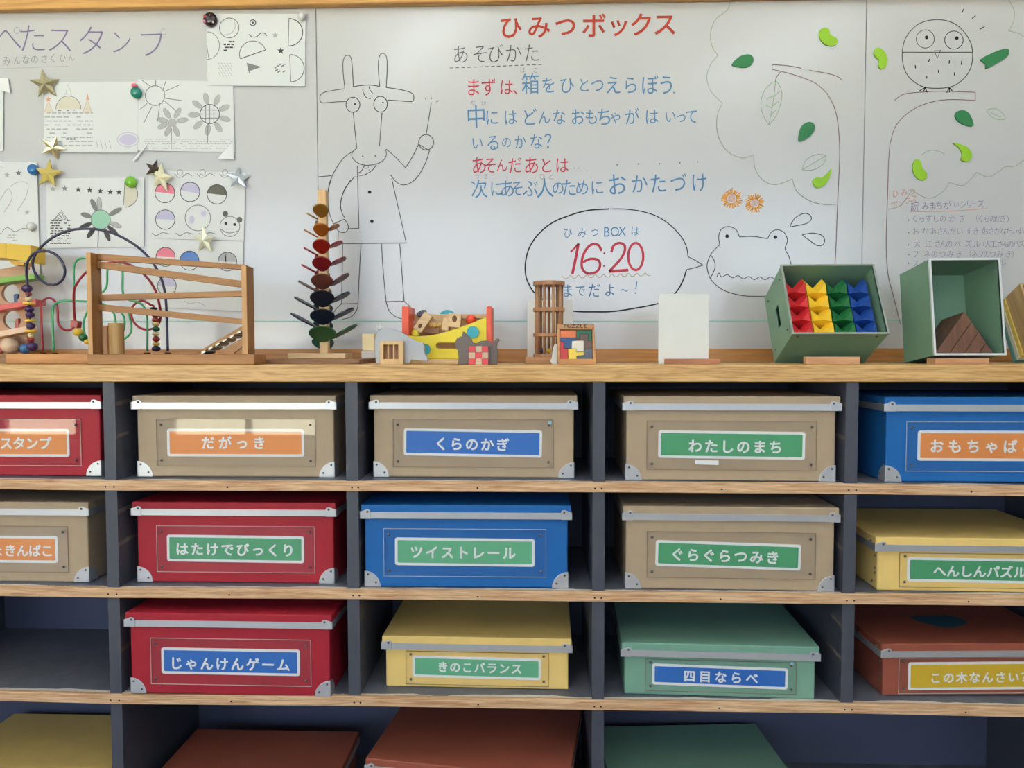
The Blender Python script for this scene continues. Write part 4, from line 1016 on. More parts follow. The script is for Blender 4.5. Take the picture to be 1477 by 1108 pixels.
wire([(735,992),(735,830),(716,768),(680,745),(640,735),(614,700),(612,600),(602,560),(575,543),(548,556),(536,590),(534,660),(515,695),(470,725),(438,790),(417,850),(425,910),(450,945)], Mgrn, .0022, lambda u: .025*math.sin(u*PI))
wire([(372,860),(371,700),(369,580),(384,541),(410,528),(437,534),(452,560)], Mgrn, .0022, lambda u: .035)
wire([(595,790),(618,820),(622,860),(612,910)], Mgrn, .0022, lambda u: .03)
wire([(640,800),(656,860),(650,905),(620,932)], Mgrn, .0022, lambda u: .03)
BCOL = {'p': paint('purple_bead', (58, 38, 86), .25), 'r': paint('red_bead', (150, 40, 40), .3), 'c': paint('cream_bead', (224, 204, 150), .35), 'y': paint('yellow_bead', (222, 180, 60), .3), 'g': paint('green_bead', (30, 100, 60), .25), 'n': paint('navy_bead', (40, 42, 66), .25)}
def bead(x, y, r, c, sq=.8, Y=Ym, flat=False):
    v = atY(x/BS, y/BS+220, Y); R = r/BS*1.565/1090
    if v.z-R*sq < zt and y > 900: v.z = zt+R*sq
    mb = MB()
    if flat: mb.cyl((v.x, v.y, v.z-.0025), (v.x, v.y, v.z+.0025), R, 12)
    else: mb.ball(v, R, 0, 14, 8, (1, 1, sq))
    mb.build('bead', BCOL[c], t)
for b in ((135,680,25,'p'),(143,708,15,'r',.7),(143,733,16,'c',.9),(143,755,26,'y',1,Ym,True),(147,783,21,'p',.75),(150,811,21,'p',.75),(152,840,24,'y',1,Ym,True),(154,867,21,'p',.8),(155,893,25,'y',1,Ym,True),(155,913,15,'c',.9),(155,936,16,'r',.8),(160,970,27,'p',.85),
          (390,897,23,'y',.9),(416,925,21,'g',.95),(436,946,16,'y'),(768,780,17,'n',.5),(777,812,18,'r',.8),(777,836,18,'r',.7),(778,857,18,'c',.7),(780,882,18,'g',.7),(778,906,18,'c',.6),(780,932,18,'r',.8),(780,957,18,'y',.5),(780,980,21,'n',.7)): bead(*b)
v = P(380/BS, 857/BS+220, Ym); Mx = Matrix.Translation(v) @ Matrix.Rotation(.15, 4, 'Y'); MB().box(-.0075, .0075, -.0075, .0075, -.0072, .0072, 0, Mx).build('bead', BCOL['r'], t, bevel=.001)
for x in (62, 78.5, 212, 242): v = P(x, 506, Ym); MB().cyl((v.x, v.y, zt-.001), (v.x, v.y, zt+.0022), .006, 14).build('wire_foot', M_dark, t)

# --- ball slope tower at the left edge
Yt = 0.215; TS, TO = 5.54, (0, 340)
t = empty('slope_tower', 'wooden ball slope tower with green, red and pale slats at the left edge', 'toy', (P(0, 520, Yt).x, Yt+.04, ZC))
ext = -90
MB().box(P(-25,518,Yt).x, P(29,518,Yt).x, Yt-.008, Yt+.09, ZC, P(10,510.5,Yt).z).build('base', wood('tower_base', rgb(172,136,98,K), rgb(140,104,70,K), 'X', .5), t, bevel=.001)
zb_ = P(10,510.5,Yt).z
def plate_holes(poly, holes, y0, y1, m, name):
    """plywood panel: strips around round holes"""
    import bmesh
    bm = bmesh.new(); v0 = [bm.verts.new((x, 0, z)) for x, z in poly]; es = [bm.edges.new((v0[i], v0[(i+1) % len(v0)])) for i in range(len(v0))]
    for cx_, cz_, r in holes:
        hv = [bm.verts.new((cx_+r*math.cos(2*PI*k/28), 0, cz_+r*math.sin(2*PI*k/28))) for k in range(28)]
        es += [bm.edges.new((hv[k], hv[(k+1) % 28])) for k in range(28)]
    bmesh.ops.triangle_fill(bm, edges=es, use_beauty=True)
    r_ = bmesh.ops.extrude_face_region(bm, geom=bm.faces[:])
    for q in r_['geom']:
        if isinstance(q, bmesh.types.BMVert): q.co.y = y1-y0
    bmesh.ops.recalc_face_normals(bm, faces=bm.faces[:])
    mb = MB(); bm.verts.index_update(); mb.add([Vector((q.co.x, q.co.y+y0, q.co.z)) for q in bm.verts], [[q.index for q in f.verts] for f in bm.faces]); bm.free()
    return mb
def hole(x, y, r, Y): v = P(x/TS+TO[0], y/TS+TO[1], Y); return (v.x, v.z, r/TS*(Y+1.36)/1090)
yp0, yp1 = Yt+.035, Yt+.043
poly = xz(((-140,275),(210,275),(205,560),(215,740),(210,935),(-140,935)), yp0, TS, TO); poly = [(a, max(b, zb_)) for a, b in poly]
plate_holes(poly, [hole(85,462,76,yp0), hole(95,672,74,yp0)], yp0, yp1, W_pk, 'panel').build('panel', W_pk, t)
for pts, m_, nm in (([(-140,352),(275,305),(278,345),(-140,398)], paint('green_slat', (110,160,66)), 'slat'), ([(-140,572),(285,508),(285,552),(-140,618)], paint('red_slat', (196,84,86)), 'slat'), ([(-140,790),(212,722),(212,768),(-140,835)], paint('pale_slat', (226,192,168)), 'slat')):
    MB().prism(xz(pts, Yt, TS, TO), Yt, Yt+.034).build(nm, m_, t, bevel=.001)
for pts, m_ in (([(95,528),(92,470),(112,462),(125,466),(120,528)], paint('blue_peg', (52,84,130))), ([(100,735),(108,665),(130,660),(130,735)], paint('red_peg', (170,80,70)))):
    MB().prism(xz(pts, Yt+.028, TS, TO), Yt+.0345, Yt+.05).build('peg', m_, t)
MB().prism(xz(((-140,290),(215,225),(215,270),(-140,335)), Yt+.04, TS, TO), Yt+.044, Yt+.05).build('back_slat', W_pk, t)
Yy = Yt-.005
one(MB().prism(xz(((48,60),(245,75),(242,215),(48,182)), Yy, TS, TO), Yy, Yy+.05).prism(xz(((-140,52),(47.5,60),(47.5,182),(-140,175)), Yy, TS, TO), Yy+.0005, Yy+.05), 'toy_block', paint('yellow_block', (214,176,50)), 'yellow wooden block on top of the slope tower', 'block', bevel=.0015)
one(MB().prism(xz(((60,190),(200,215),(190,240),(120,238)), Yy+.01, TS, TO), Yy+.008, Yy+.04), 'toy_chute', paint('yellow_chute', (206,160,48)), 'curved yellow chute under the yellow block', 'block')
for x, r, c, lab in ((5, 42, (206,120,110), 'salmon ball at the tower foot'), (85, 72, (214,188,160), 'large pale wooden ball at the tower foot'), (207, 44, (44,100,150), 'blue ball beside the pale ball')):
    v = P(x/TS, 900/TS+340, Yt+.016); R = r/TS*1.475/1090
    one(MB().ball((v.x, Yt+.014, zb_+R+.0002), R, 0, 20, 12), 'toy_ball', paint('ball_%d' % r, c, .4), lab, 'ball')

# --- chime tree
Yc = 0.21; CS, CO = 4.104, (410, 260)
t = empty('chime_tree', 'tall wooden chime tree with petals from olive and red to navy and green', 'toy', (P(467, 512, Yc).x, Yc, ZC))
xc = P(466, 500, Yc).x; zbt = ZC+.0095
one(MB().box(P(370,520,.17).x, P(530,520,.17).x, .10, .295, ZC, ZC+.0094), 'wooden_board', wood('board_plank', rgb(150,112,80,K), rgb(112,78,54,K), 'X', .5), 'flat brown board lying under the chime tree', 'board', bevel=.001)
MB().box(P(417,510,Yc-.02).x, P(500,510,Yc-.02).x, Yc-.03, Yc+.03, zbt, zbt+.0115).build('base', W_lt, t, bevel=.001)
a = .0085; lean = P(465.5,275,Yc).x - P(468.5,500,Yc).x; ztop = P(465,273.5,Yc).z; xb = P(468.5,500,Yc).x
pb = MB(); vs = []
for z, dx in ((zbt+.0115, 0), (ztop-.004, lean), (ztop, lean)):
    aa = a if z < ztop-.002 else a*.7
    vs += [(xb+dx+sx_*aa, Yc+sy_*aa, z) for sx_, sy_ in ((-1,-1),(1,-1),(1,1),(-1,1))]
fs = [(4*i+k, 4*i+(k+1) % 4, 4*i+4+(k+1) % 4, 4*i+4+k) for i in range(2) for k in range(4)] + [(8,9,10,11),(3,2,1,0)]
pb.add(vs, fs).build('post', W_ltz, t)
petc = [(140,102,36),(162,92,20),(142,28,18),(124,22,28),(98,54,48),(16,24,40),(12,24,46),(18,76,44)]
frontp = [(233,185,48,33),(232,298,47,33),(234,397,53,40),(242,500,57,42),(245,605,67,47),(250,708,74,52),(256,815,75,50),(250,918,83,52)]
leftp = [((212,238),(135,197)),((210,345),(118,293)),((214,455),(118,400)),((207,557),(103,500)),((197,660),(85,597)),((192,765),(62,692)),((192,872),(40,787)),None]
rightp = [None,((275,290),(325,262)),((285,390),(345,360)),((300,490),(365,457)),((312,600),(383,553)),((325,697),(387,662)),((330,800),(410,757)),((335,908),(430,853))]
def petal(mroot, direction, length, width, m, rise):
    """teardrop plate growing from the post at mroot"""
    pts = [(0, 0)]
    n = 20; pr = []
    for k in range(n):
        q = 2*PI*k/n; u = .56 + .44*math.cos(q); wv_ = width*math.sin(q)*(.55+.45*min(1, u*1.6)); pr.append((u*length, wv_))
    d_ = Vector((direction[0], direction[1], 0)).normalized(); side = Vector((-d_.y, d_.x, 0)); up = Vector((0, 0, 1))
    dd = d_*math.cos(rise)+up*math.sin(rise); nn = -d_*math.sin(rise)+up*math.cos(rise)
    vs = [mroot + dd*u + side*w_ + nn*.0016 for u, w_ in pr] + [mroot + dd*u + side*w_ - nn*.0016 for u, w_ in pr]
    fs = [list(range(n)), [n+k for k in range(n)][::-1]] + [(k, n+k, n+(k+1) % n, (k+1) % n) for k in range(n)]
    return MB().add(vs, fs)
pm_ = Yc+1.36
for i, c in enumerate(petc):
    m_ = paint('petal_paint_%d' % i, c, .4)
    x, y, rx, ry = frontp[i]
    w_ = rx/CS*(pm_-.03)/1090; hgt = 2*ry/CS*(pm_-.03)/1090
    length = max(.046, w_*1.9); rise = math.asin(min(.75, hgt/length)); zc = atY(x/CS+CO[0], y/CS+CO[1], Yc-.03).z
    px_x = xb + lean*(zc-zbt)/(ztop-zbt)
    zroot = zc - hgt/2
    petal(Vector((px_x + (xc-xc), Yc-a, zroot)), (.20, -1), length, w_, m_, rise).build('petal', m_, t)
    petal(Vector((px_x, Yc+a, zroot-.016)), (-.55, 1), length, w_*.85, m_, rise*.9).build('petal', m_, t)
    for seg, sg in ((leftp[i], -1), (rightp[i], 1)):
        if not seg: continue
        p0, p1 = [atY(q[0]/CS+CO[0], q[1]/CS+CO[1], Yc) for q in seg]
        x0 = px_x + sg*a; ln = math.hypot(p1.x-x0, p1.z-p0.z); rs = math.atan2(p1.z-p0.z, abs(p1.x-p0.x))
        z0 = p1.z - math.tan(rs)*abs(p1.x-x0)
        petal(Vector((x0, Yc, z0)), (sg, 0), abs(p1.x-x0)/math.cos(rs), w_*.9, m_, rs).build('petal', m_, t)

# --- cream block pair, grey animal with cage
v0, v1 = P(523.7,505,.24), P(541,505,.24)
one(MB().box(v0.x, v1.x, .232, .262, P(530,505.5,.232).z, P(530,481.7,.232).z), 'toy_block', paint('cream_block', (226,208,160)), 'cream block stacked behind the grey animal cutout', 'block', bevel=.001)
one(MB().box(v0.x-.001, v1.x+.003, .228, .266, ZC+.0096, P(530,505.8,.232).z), 'toy_block', paint('pale_block', (216,206,196)), 'pale block under the cream block', 'block', bevel=.001)
Ya = 0.035; AS, AO = 10.55, (510, 440)
t = empty('animal_cutout', 'grey animal shaped wooden cutout with a barred beech cage', 'toy', (P(578,522,Ya).x, Ya, ZC))
sil = xz(((345,890),(330,800),(320,650),(325,520),(345,440),(362,402),(440,362),(500,345),(620,365),(720,410),(800,460),(880,510),(960,555),(1060,575),(1075,640),(1082,740),(1128,800),(1118,860),(1000,845),(872,832),(862,890)), Ya, AS, AO)
sil = [(a_, max(b_, ZC)) for a_, b_ in sil]
Mgrey = paint('grey_paint', (172,176,184))
MB().prism(sil, Ya, Ya+.012, smooth=False).build('body', Mgrey, t, bevel=.001)
MB().tube([Vector((q[0], Ya+.005, q[1])) for q in [(v.x, v.y) for v in spline(xz(((362,405),(338,370),(365,325),(390,360),(405,315),(400,280)), Ya, AS, AO), 5)]], .0021, 8).tube([Vector((v.x, Ya+.005, v.y)) for v in spline(xz(((370,400),(405,395),(440,360),(425,330),(392,350)), Ya, AS, AO), 5)], .0021, 8).build('tail', paint('pale_grey', (206,206,204)), t)
cg = MB(); Yc2 = Ya-.014
a0, a1 = P(510+400/AS, 500, Yc2).x, P(510+752/AS, 500, Yc2).x; zt_ = P(545, 440+552/AS, Yc2).z; hz0, hz1 = P(545, 440+822/AS, Yc2).z, P(545, 440+605/AS, Yc2).z
hx = [P(510+q/AS, 500, Yc2).x for q in (452, 515, 532, 598, 616, 680)]
cg.box(a0, hx[0], Yc2, Ya-.0002, ZC, zt_); cg.box(hx[5], a1, Yc2, Ya-.0002, ZC, zt_); cg.box(hx[0], hx[5], Yc2, Ya-.0002, ZC, hz0); cg.box(hx[0], hx[5], Yc2, Ya-.0002, hz1, zt_)
cg.build('cage', W_ltz, t, bevel=.0006)
MB().box(hx[1], hx[2], Yc2+.001, Yc2+.004, hz0, hz1).build('bar', W_ltz, t); MB().box(hx[3], hx[4], Yc2+.001, Yc2+.004, hz0, hz1).build('bar', W_ltz, t)
MB().box(hx[0], hx[5], Ya-.0018, Ya-.0004, hz0, hz1).build('cage_back', W_dk, t)

# --- yellow toolbox with wooden parts
Yt2 = 0.10; XS, XO = 8.206, (560, 420); YBk = Yt2+.075
t = empty('toy_toolbox', 'yellow and red wooden toy toolbox full of nuts and bolts', 'toy', (P(645,522,Yt2).x, Yt2+.04, ZC))
Mr_, My_ = paint('vermilion_paint', (226,86,56)), paint('toolbox_yellow', (240,216,48))
zt0 = P(640, 420+805/XS, Yt2).z
MB().box(P(581,520,Yt2).x, P(708,520,Yt2).x, Yt2-.002, YBk, ZC, zt0).build('base', W_lt, t, bevel=.001)
front = xz([(240,525)]+[(330,535),(450,530),(560,515),(650,492),(750,462),(850,430),(1000,372),(1162,308)]+[(1162,800),(240,800)], Yt2, XS, XO)
front = [(a_, max(b_, zt0)) for a_, b_ in front]
slot = [(560,645),(570,618),(600,610),(850,610),(870,645),(850,680),(600,680),(570,670)]
import bmesh
def panel_slot(poly, slotp, y0, y1):
    bm = bmesh.new(); es = []
    for pl in (poly, slotp):
        vv = [bm.verts.new((x, 0, z)) for x, z in pl]; es += [bm.edges.new((vv[i], vv[(i+1) % len(vv)])) for i in range(len(vv))]
    bmesh.ops.triangle_fill(bm, edges=es, use_beauty=True)
    r_ = bmesh.ops.extrude_face_region(bm, geom=bm.faces[:])
    for q in r_['geom']:
        if isinstance(q, bmesh.types.BMVert): q.co.y = y1-y0
    bmesh.ops.recalc_face_normals(bm, faces=bm.faces[:]); bm.verts.index_update()
    mb = MB().add([Vector((q.co.x, q.co.y+y0, q.co.z)) for q in bm.verts], [[q.index for q in f.verts] for f in bm.faces]); bm.free(); return mb
panel_slot(front, xz(slot, Yt2, XS, XO), Yt2, Yt2+.007).build('front_panel', My_, t)
back = xz(((240,275),(1160,270),(1160,800),(240,800)), YBk-.007, XS, XO); back = [(a_, max(b_, zt0)) for a_, b_ in back]
MB().prism(back, YBk-.007, YBk).build('back_panel', W_lt, t)
for x0, x1, y0 in ((165,246,180), (1165,1223,182)):
    pa, pb_ = P(560+x0/XS, 500, Yt2).x, P(560+x1/XS, 500, Yt2).x; zz = P(600, 420+y0/XS, Yt2).z
    MB().box(pa, pb_, Yt2-.001, YBk+.001, zt0, zz).build('end_board', Mr_, t, bevel=.001)
v = P(560+1000/XS, 420+485/XS, Yt2-.004); MB().cyl((v.x, Yt2-.005, v.z), (v.x, Yt2, v.z), 72/XS*1.46/1090, 28).build('dial', paint('turquoise', (50,156,178)), t)
v = P(560+437/XS, 420+690/XS, Yt2-.004); MB().cyl((v.x, Yt2-.005, v.z), (v.x, Yt2, v.z), 62/XS*1.46/1090, 24).build('dial', paint('turquoise', (50,156,178)), t)
Yi = Yt2+.03
def blockm(cx_, cy_, w, h, dep, rot, Y, m, name, label, cat='block', holes=True):
    c = P(560+cx_/XS, 420+cy_/XS, Y); q = 1/XS*(Y+1.36)/1090
    Mx = Matrix.Translation(c) @ Matrix.Rotation(rot, 4, 'Y')
    mb = MB().box(-w*q/2, w*q/2, -dep/2, dep/2, -h*q/2, h*q/2, 0, Mx)
    e = one(mb, name, m, label, cat, bevel=.001); e['_wl'] = tuple(e.location)
    if holes:
        hb = MB(); n = 16
        hb.add([Mx @ Vector((w*q*.22*math.cos(2*PI*k/n)*.9+holes[0]*w*q, -dep/2-.0003, w*q*.26*math.sin(2*PI*k/n)+holes[1]*h*q)) for k in range(n)][::1], [list(range(n))])
        hb.build('bolt_hole', mat('hole_brown', rgb(120,84,58), .9), e)
    return e
blockm(415, 372, 110, 235, .018, .62, Yi-.008, W_lt, 'wooden_nut_bar', 'long beech nut bar leaning in the toolbox', holes=(0, -.22))
blockm(790, 350, 150, 160, .022, .1, Yi-.004, W_lt, 'wooden_nut_bar', 'square beech nut block with a big hole in the toolbox', holes=(.0, .12))
blockm(690, 390, 90, 150, .02, .2, Yi+.004, W_lt, 'wooden_nut_bar', 'beech block side tucked behind the square nut block', holes=False)
sc_ = MB(); c0, c1 = P(560+490/XS, 420+400/XS, Yi), P(560+655/XS, 420+405/XS, Yi)
pts = [c0.lerp(c1, k/24) for k in range(25)]; sc_.tube(pts, [.0048+.0012*math.cos(k*PI/2) for k in range(25)], 12)
one(sc_, 'wooden_bolt', paint('ochre_bolt', (206,166,96)), 'ochre threaded wooden bolt between the two nut blocks', 'bolt')
v = P(560+980/XS, 420+340/XS, Yi); one(MB().ball(v, 62/XS*(Yi+1.36)/1090, 0, 18, 12), 'toy_ball', paint('red_orange_ball', (222,74,46), .35), 'red orange wooden ball in the toolbox', 'ball')
v = P(560+320/XS, 420+505/XS, Yi-.012); one(MB().ball(v, 58/XS*(Yi+1.36)/1090, 0, 6, 6), 'wooden_nut', paint('yellow_nut', (226,206,70)), 'yellow wooden nut at the toolbox front', 'nut')
v = P(560+705/XS, 420+335/XS, YBk+.01); one(MB().cyl((v.x, YBk+.0015, v.z), (v.x, YBk+.008, v.z), 112/XS*(YBk+1.36)/1090, 28), 'toy_disc', paint('turquoise', (50,156,178)), 'turquoise disc showing behind the toolbox', 'wheel')
one(MB().prism(xz(((335,262),(400,222),(445,222),(455,262),(430,300),(350,300)), YBk-.02, XS, XO), YBk-.024, YBk-.012), 'toy_hammer', paint('dark_slate_toy', (84,86,98)), 'dark slate tool head at the toolbox back', 'tool', bevel=.001)
one(MB().prism(xz(((250,400),(330,330),(430,340),(560,330),(600,380),(600,500),(400,500),(270,480)), Yi+.02, XS, XO), Yi+.016, Yi+.028), 'wooden_piece', W_pk, 'pinkish plywood piece lying behind the nut bars', 'block')
one(MB().prism(xz(((640,290),(1160,285),(1160,320),(640,325)), Yi+.03, XS, XO), Yi+.03, Yi+.036), 'wooden_stick', W_lt, 'long beech stick across the toolbox back', 'stick')

# --- dark cat with checkered cubes
Yk = 0.035
t = empty('cat_cutout', 'dark grey cat shaped wooden cutout with red checkered cubes', 'toy', (P(690,524,Yk).x, Yk, ZC))
cat = xz(((825,868),(832,790),(822,705),(792,660),(790,605),(812,560),(868,535),(887,475),(935,520),(980,560),(996,608),(1050,615),(1090,592),(1150,585),(1220,602),(1242,635),(1256,590),(1282,562),(1308,562),(1316,588),(1292,612),(1282,655),(1300,730),(1292,800),(1290,868)), Yk, XS, XO)
MB().prism([(a_, max(b_, ZC)) for a_, b_ in cat], Yk, Yk+.012).build('body', paint('charcoal_paint', (104,92,88)), t, bevel=.001)
x0, x1 = P(560+955/XS, 515, Yk-.014).x, P(560+1185/XS, 515, Yk-.014).x; zt_ = P(690, 420+650/XS, Yk-.014).z; cw, ch = (x1-x0)/3, (zt_-ZC)/3
for i in range(3):
    for j in range(3):
        MB().box(x0+cw*i, x0+cw*(i+1)-.0003, Yk-.015, Yk-.0002, ZC+ch*j, ZC+ch*(j+1)-.0003).build('cube', paint('cube_red', (214,70,80)) if (i+j) % 2 == 0 else paint('cube_beige', (206,180,152)), t, bevel=.0004)

# --- bead cage tower
Yb_ = 0.13; DS_, DO = 3.887, (720, 380)
t = empty('rattle_tower', 'cylindrical tower of wooden rods and rings on the worktop', 'toy', (P(791,522,Yb_).x, Yb_, ZC))
xa, xb2 = P(720+190/DS_, 450, Yb_).x, P(720+368/DS_, 450, Yb_).x; R = (xb2-xa)/2; xm = (xa+xb2)/2
z_base = P(785, 515, Yb_-.03).z
MB().box(P(758,520,Yb_).x, P(806,520,Yb_).x, Yb_-.036, Yb_+.036, ZC, z_base).build('base', wood('rattle_base', rgb(178,130,88,K), rgb(146,100,64,K), 'X', .45), t, bevel=.001)
def ring(zc, hh, solid=False):
    n = 32; ri = 0 if solid else R*.55; vs = []
    prof = [(R, zc-hh), (R, zc+hh), (ri if ri else .0001, zc+hh), (ri if ri else .0001, zc-hh)]
    vs = [(xm+q*math.cos(2*PI*k/n), Yb_+q*math.sin(2*PI*k/n), z) for q, z in prof for k in range(n)]
    fs = [(((i+1) % 4)*n+k, ((i+1) % 4)*n+(k+1) % n, i*n+(k+1) % n, i*n+k)[::-1] for i in range(4) for k in range(n)]
    MB().add(vs, fs).build('ring', W_dk, t, bevel=.0008)
zt_ = P(790, 409.5, Yb_).z
ring(zt_, .0042, True); ring(P(790, 447, Yb_).z, .0035); ring(P(790, 483.2, Yb_).z, .0035); ring(z_base+.003, .003, True)
for k in range(9):
    q = 2*PI*k/9+.15; MB().cyl((xm+R*.82*math.cos(q), Yb_+R*.82*math.sin(q), z_base+.006), (xm+R*.82*math.cos(q), Yb_+R*.82*math.sin(q), zt_), .0029, 10).build('rod', W_dk, t)
for dx, c, lab in ((-.012, (48,40,66), 'dark ball'), (.0, (222,182,60), 'yellow ball'), (.012, (150,40,44), 'red ball')):
    one(MB().ball((xm+dx, Yb_-.006, z_base+.0062+.0056), .0055, 0, 14, 9), 'toy_ball', paint('small_' + lab.split()[0], c, .3), 'small %s inside the rod tower' % lab, 'ball')
v0, v1 = P(760.5,480,.2), P(826,480,.2)
one(MB().box(v0.x, v1.x, .2, .2025, ZC, P(790,432.8,.2).z), 'white_card', paint('card_white', (232,232,226), .7), 'white card standing behind the rod tower', 'card')

# --- PUZZLE frame
Yz = 0.045
t = empty('puzzle_frame', 'small wooden frame puzzle of coloured blocks with PUZZLE lettering', 'puzzle', (P(830,524,Yz).x, Yz, ZC))
def pz(pts, Y=Yz): return xz(pts, Y, DS_, DO)
W_pz = wood('puzzle_wood', rgb(200,150,102,K), rgb(176,124,78,K), 'X', .45)
of = pz(((322,340),(532,342),(543,558),(330,558))); of[2] = (of[2][0], ZC); of[3] = (of[3][0], ZC)
MB().prism(of, Yz+.005, Yz+.012).build('tray', wood('tray_wood', rgb(150,106,72,K), rgb(120,82,54,K), 'X', .5), t, bevel=.0006)
inn = pz(((342,370),(522,370),(524,535),(342,535)))
for q in ([of[0], of[1], inn[1], inn[0]], [of[1], of[2], inn[2], inn[1]], [of[2], of[3], inn[3], inn[2]], [of[3], of[0], inn[0], inn[3]]):
    MB().prism(q, Yz-.002, Yz+.005).build('frame_side', W_pz, t, bevel=.0004)
PZ = {'orange': ([(343,376),(430,376),(430,416),(343,416)], (222,120,72)), 'green': ([(432,376),(518,376),(518,433),(500,433),(500,396),(452,396),(452,416),(432,416)], (36,104,80)),
      'brown': ([(454,398),(498,398),(498,436),(521,436),(521,478),(476,478),(476,432),(454,432)], (104,82,72)), 'navy': ([(343,419),(430,419),(430,433),(406,433),(406,476),(364,476),(364,440),(343,440)], (52,84,134)),
      'white': ([(407,435),(473,433),(473,494),(432,496),(432,478),(407,478)], (232,226,212)), 'red': ([(343,442),(362,442),(362,478),(384,478),(384,534),(343,534)], (200,64,70)),
      'yellow': ([(386,480),(430,478),(432,498),(474,496),(475,514),(433,518),(433,536),(388,536)], (232,206,84)), 'slate': ([(477,480),(522,480),(523,534),(435,534),(435,520),(477,516)], (92,98,116))}
for k, (pts, c) in PZ.items():
    MB().prism(pz(pts), Yz-.0005-(.003 if k in ('white', 'yellow') else 0), Yz+.0048).build('puzzle_piece', paint('puzzle_' + k, c), t, bevel=.0004)['label'] = k + ' puzzle piece'
tb = MB()
for i, ch in enumerate('PUZZLE'):
    q = pz(((370+i*23.2, 351),), Yz-.003)[0]; put(tb, ch, q[0], q[1], 24/DS_*1.4/1090*1.25, Yz-.0026, .01, 0, 0, 1.15)
tb.build('lettering', paint('lettering_black', (44,38,34)), t)
one(MB().prism(pz(((300,480),(310,455),(326,450),(326,566),(300,566),(285,548),(295,530)), Yz+.02), Yz+.02, Yz+.024), 'white_card', paint('card_white', (232,232,226), .7), 'small white card edge beside the puzzle frame', 'card')

# --- blank white sign with wooden foot
Yw = 0.06
q = pz(((902,170),(1170,172),(1178,178),(1174,560),(893,560),(893,180)), Yw); q = [(a_, b_) for a_, b_ in q]; q[3] = (q[3][0], ZC); q[4] = (q[4][0], ZC)
one(MB().prism(q, Yw, Yw+.003), 'sign_board', paint('card_white', (232,232,226), .7), 'blank white upright board behind a small wooden foot', 'sign', bevel=.001)
one(MB().box(P(960.5,520,.04).x, P(1038.5,520,.04).x, .04, .0595, ZC, P(1000,517.6,.04).z), 'wooden_strip', wood('strip_brown', rgb(176,120,92,K), rgb(146,94,68,K), 'X', .5), 'low brown wooden strip before the white board', 'block', bevel=.0006)

# --- green box tipped back, full of folded coloured pieces
M_gb = mat('green_box_board', rgb(112,148,126,1.1), .5, noise=.06, nscale=30); M_gin = mat('green_box_inside', rgb(100,146,126,1.1), .55, noise=.05, nscale=30)
def open_box(loc, tilt, rz, w, h, dp, name, label, m, mi, trim=None, handle=False, thick=.0024):
    root = empty(name, label, 'box', loc, None, world=False); root.rotation_euler = (tilt, 0, rz)
    tk = thick
    wl_ = MB().box(0, tk, 0, dp, 0, h)
    if handle:
        hy0, hy1, hz0_, hz1_ = dp*.42, dp*.58, h*.32, h*.62
        wl_ = MB(); wl_.box(0, tk, 0, hy0, 0, h); wl_.box(0, tk, hy1, dp, 0, h); wl_.box(0, tk, hy0, hy1, 0, hz0_); wl_.box(0, tk, hy0, hy1, hz1_, h)
    wl_.box(w-tk, w, 0, dp, 0, h); wl_.box(tk, w-tk, 0, dp, 0, tk); wl_.box(tk, w-tk, 0, dp, h-tk, h); wl_.box(tk, w-tk, dp-tk, dp, tk, h-tk)
    wl_.build('carton', m, root)
    if trim:
        tr = MB(); e = .0012; r_ = .006
        for a_, b_, c_, d_ in ((-e, w+e, -e, tk), (-e, w+e, h-tk, h+e), (-e, tk, tk, h-tk), (w-tk, w+e, tk, h-tk)): tr.box(a_, b_, -e, r_ if False else .0035, c_, d_)
        tr.build('metal_trim', trim, root)
    return root
tl = math.radians(-28); w_, h_, d_ = .176, .152, .119
c0 = P(1143.2, 481, .06)
drop = -math.sin(tl)*d_
loc = Vector((c0.x, .06, ZC + drop + .0003))
g = open_box(loc, tl, 0, w_, h_, d_, 'open_box', 'green open box tipped back and packed with coloured folded pieces', M_gb, M_gin, mat('dull_trim', rgb(150,160,150), .4, .3), True)
for x, z in ((.012, .006), (w_-.018, .006)): MB().ball((x, .010, -.0005), .002, 0, 8, 5).build('rivet', mat('copper_rivet', rgb(140,90,70), .4, .6), g)
for y_, z in ((.02, .02), (.02, h_-.02), (d_-.02, .02), (d_-.02, h_-.02)): MB().ball((-.0005, y_, z), .002, 0, 8, 5).build('rivet', M_rivet, g)
Mbx = Matrix.Translation(loc) @ Matrix.Rotation(tl, 4, 'X')
pcol = [('red', (200,40,48)), ('yellow', (240,196,50)), ('green', (26,104,56)), ('blue', (26,70,150))]
pw, phh = (w_-.018)/4, (h_-.030)/4
rown = ['bottom', 'second lowest', 'second highest', 'top']
def folded():
    """zigzag folded piece: two raised ears, a valley between them and a slanted front flap"""
    hw = pw*.47; H = phh*1.32
    vs = [(-hw,0,0),(0,-.006,0),(hw,0,0), (-hw,-.003,H*.55),(0,.010,H*.42),(hw,-.003,H*.55), (-hw,.010,H),(0,.016,H*.55),(hw,.010,H), (-hw,.03,0),(hw,.03,0),(-hw,.03,H*.9),(hw,.03,H*.9),(0,.03,H*.5)]
    fs = [(0,1,4,3),(1,2,5,4),(3,4,7,6),(4,5,8,7),(6,7,13,11),(7,8,12,13),(0,3,6,11,9),(2,10,12,8,5),(9,11,13,12,10),(0,9,10,2,1)]
    return MB().add(vs, fs)
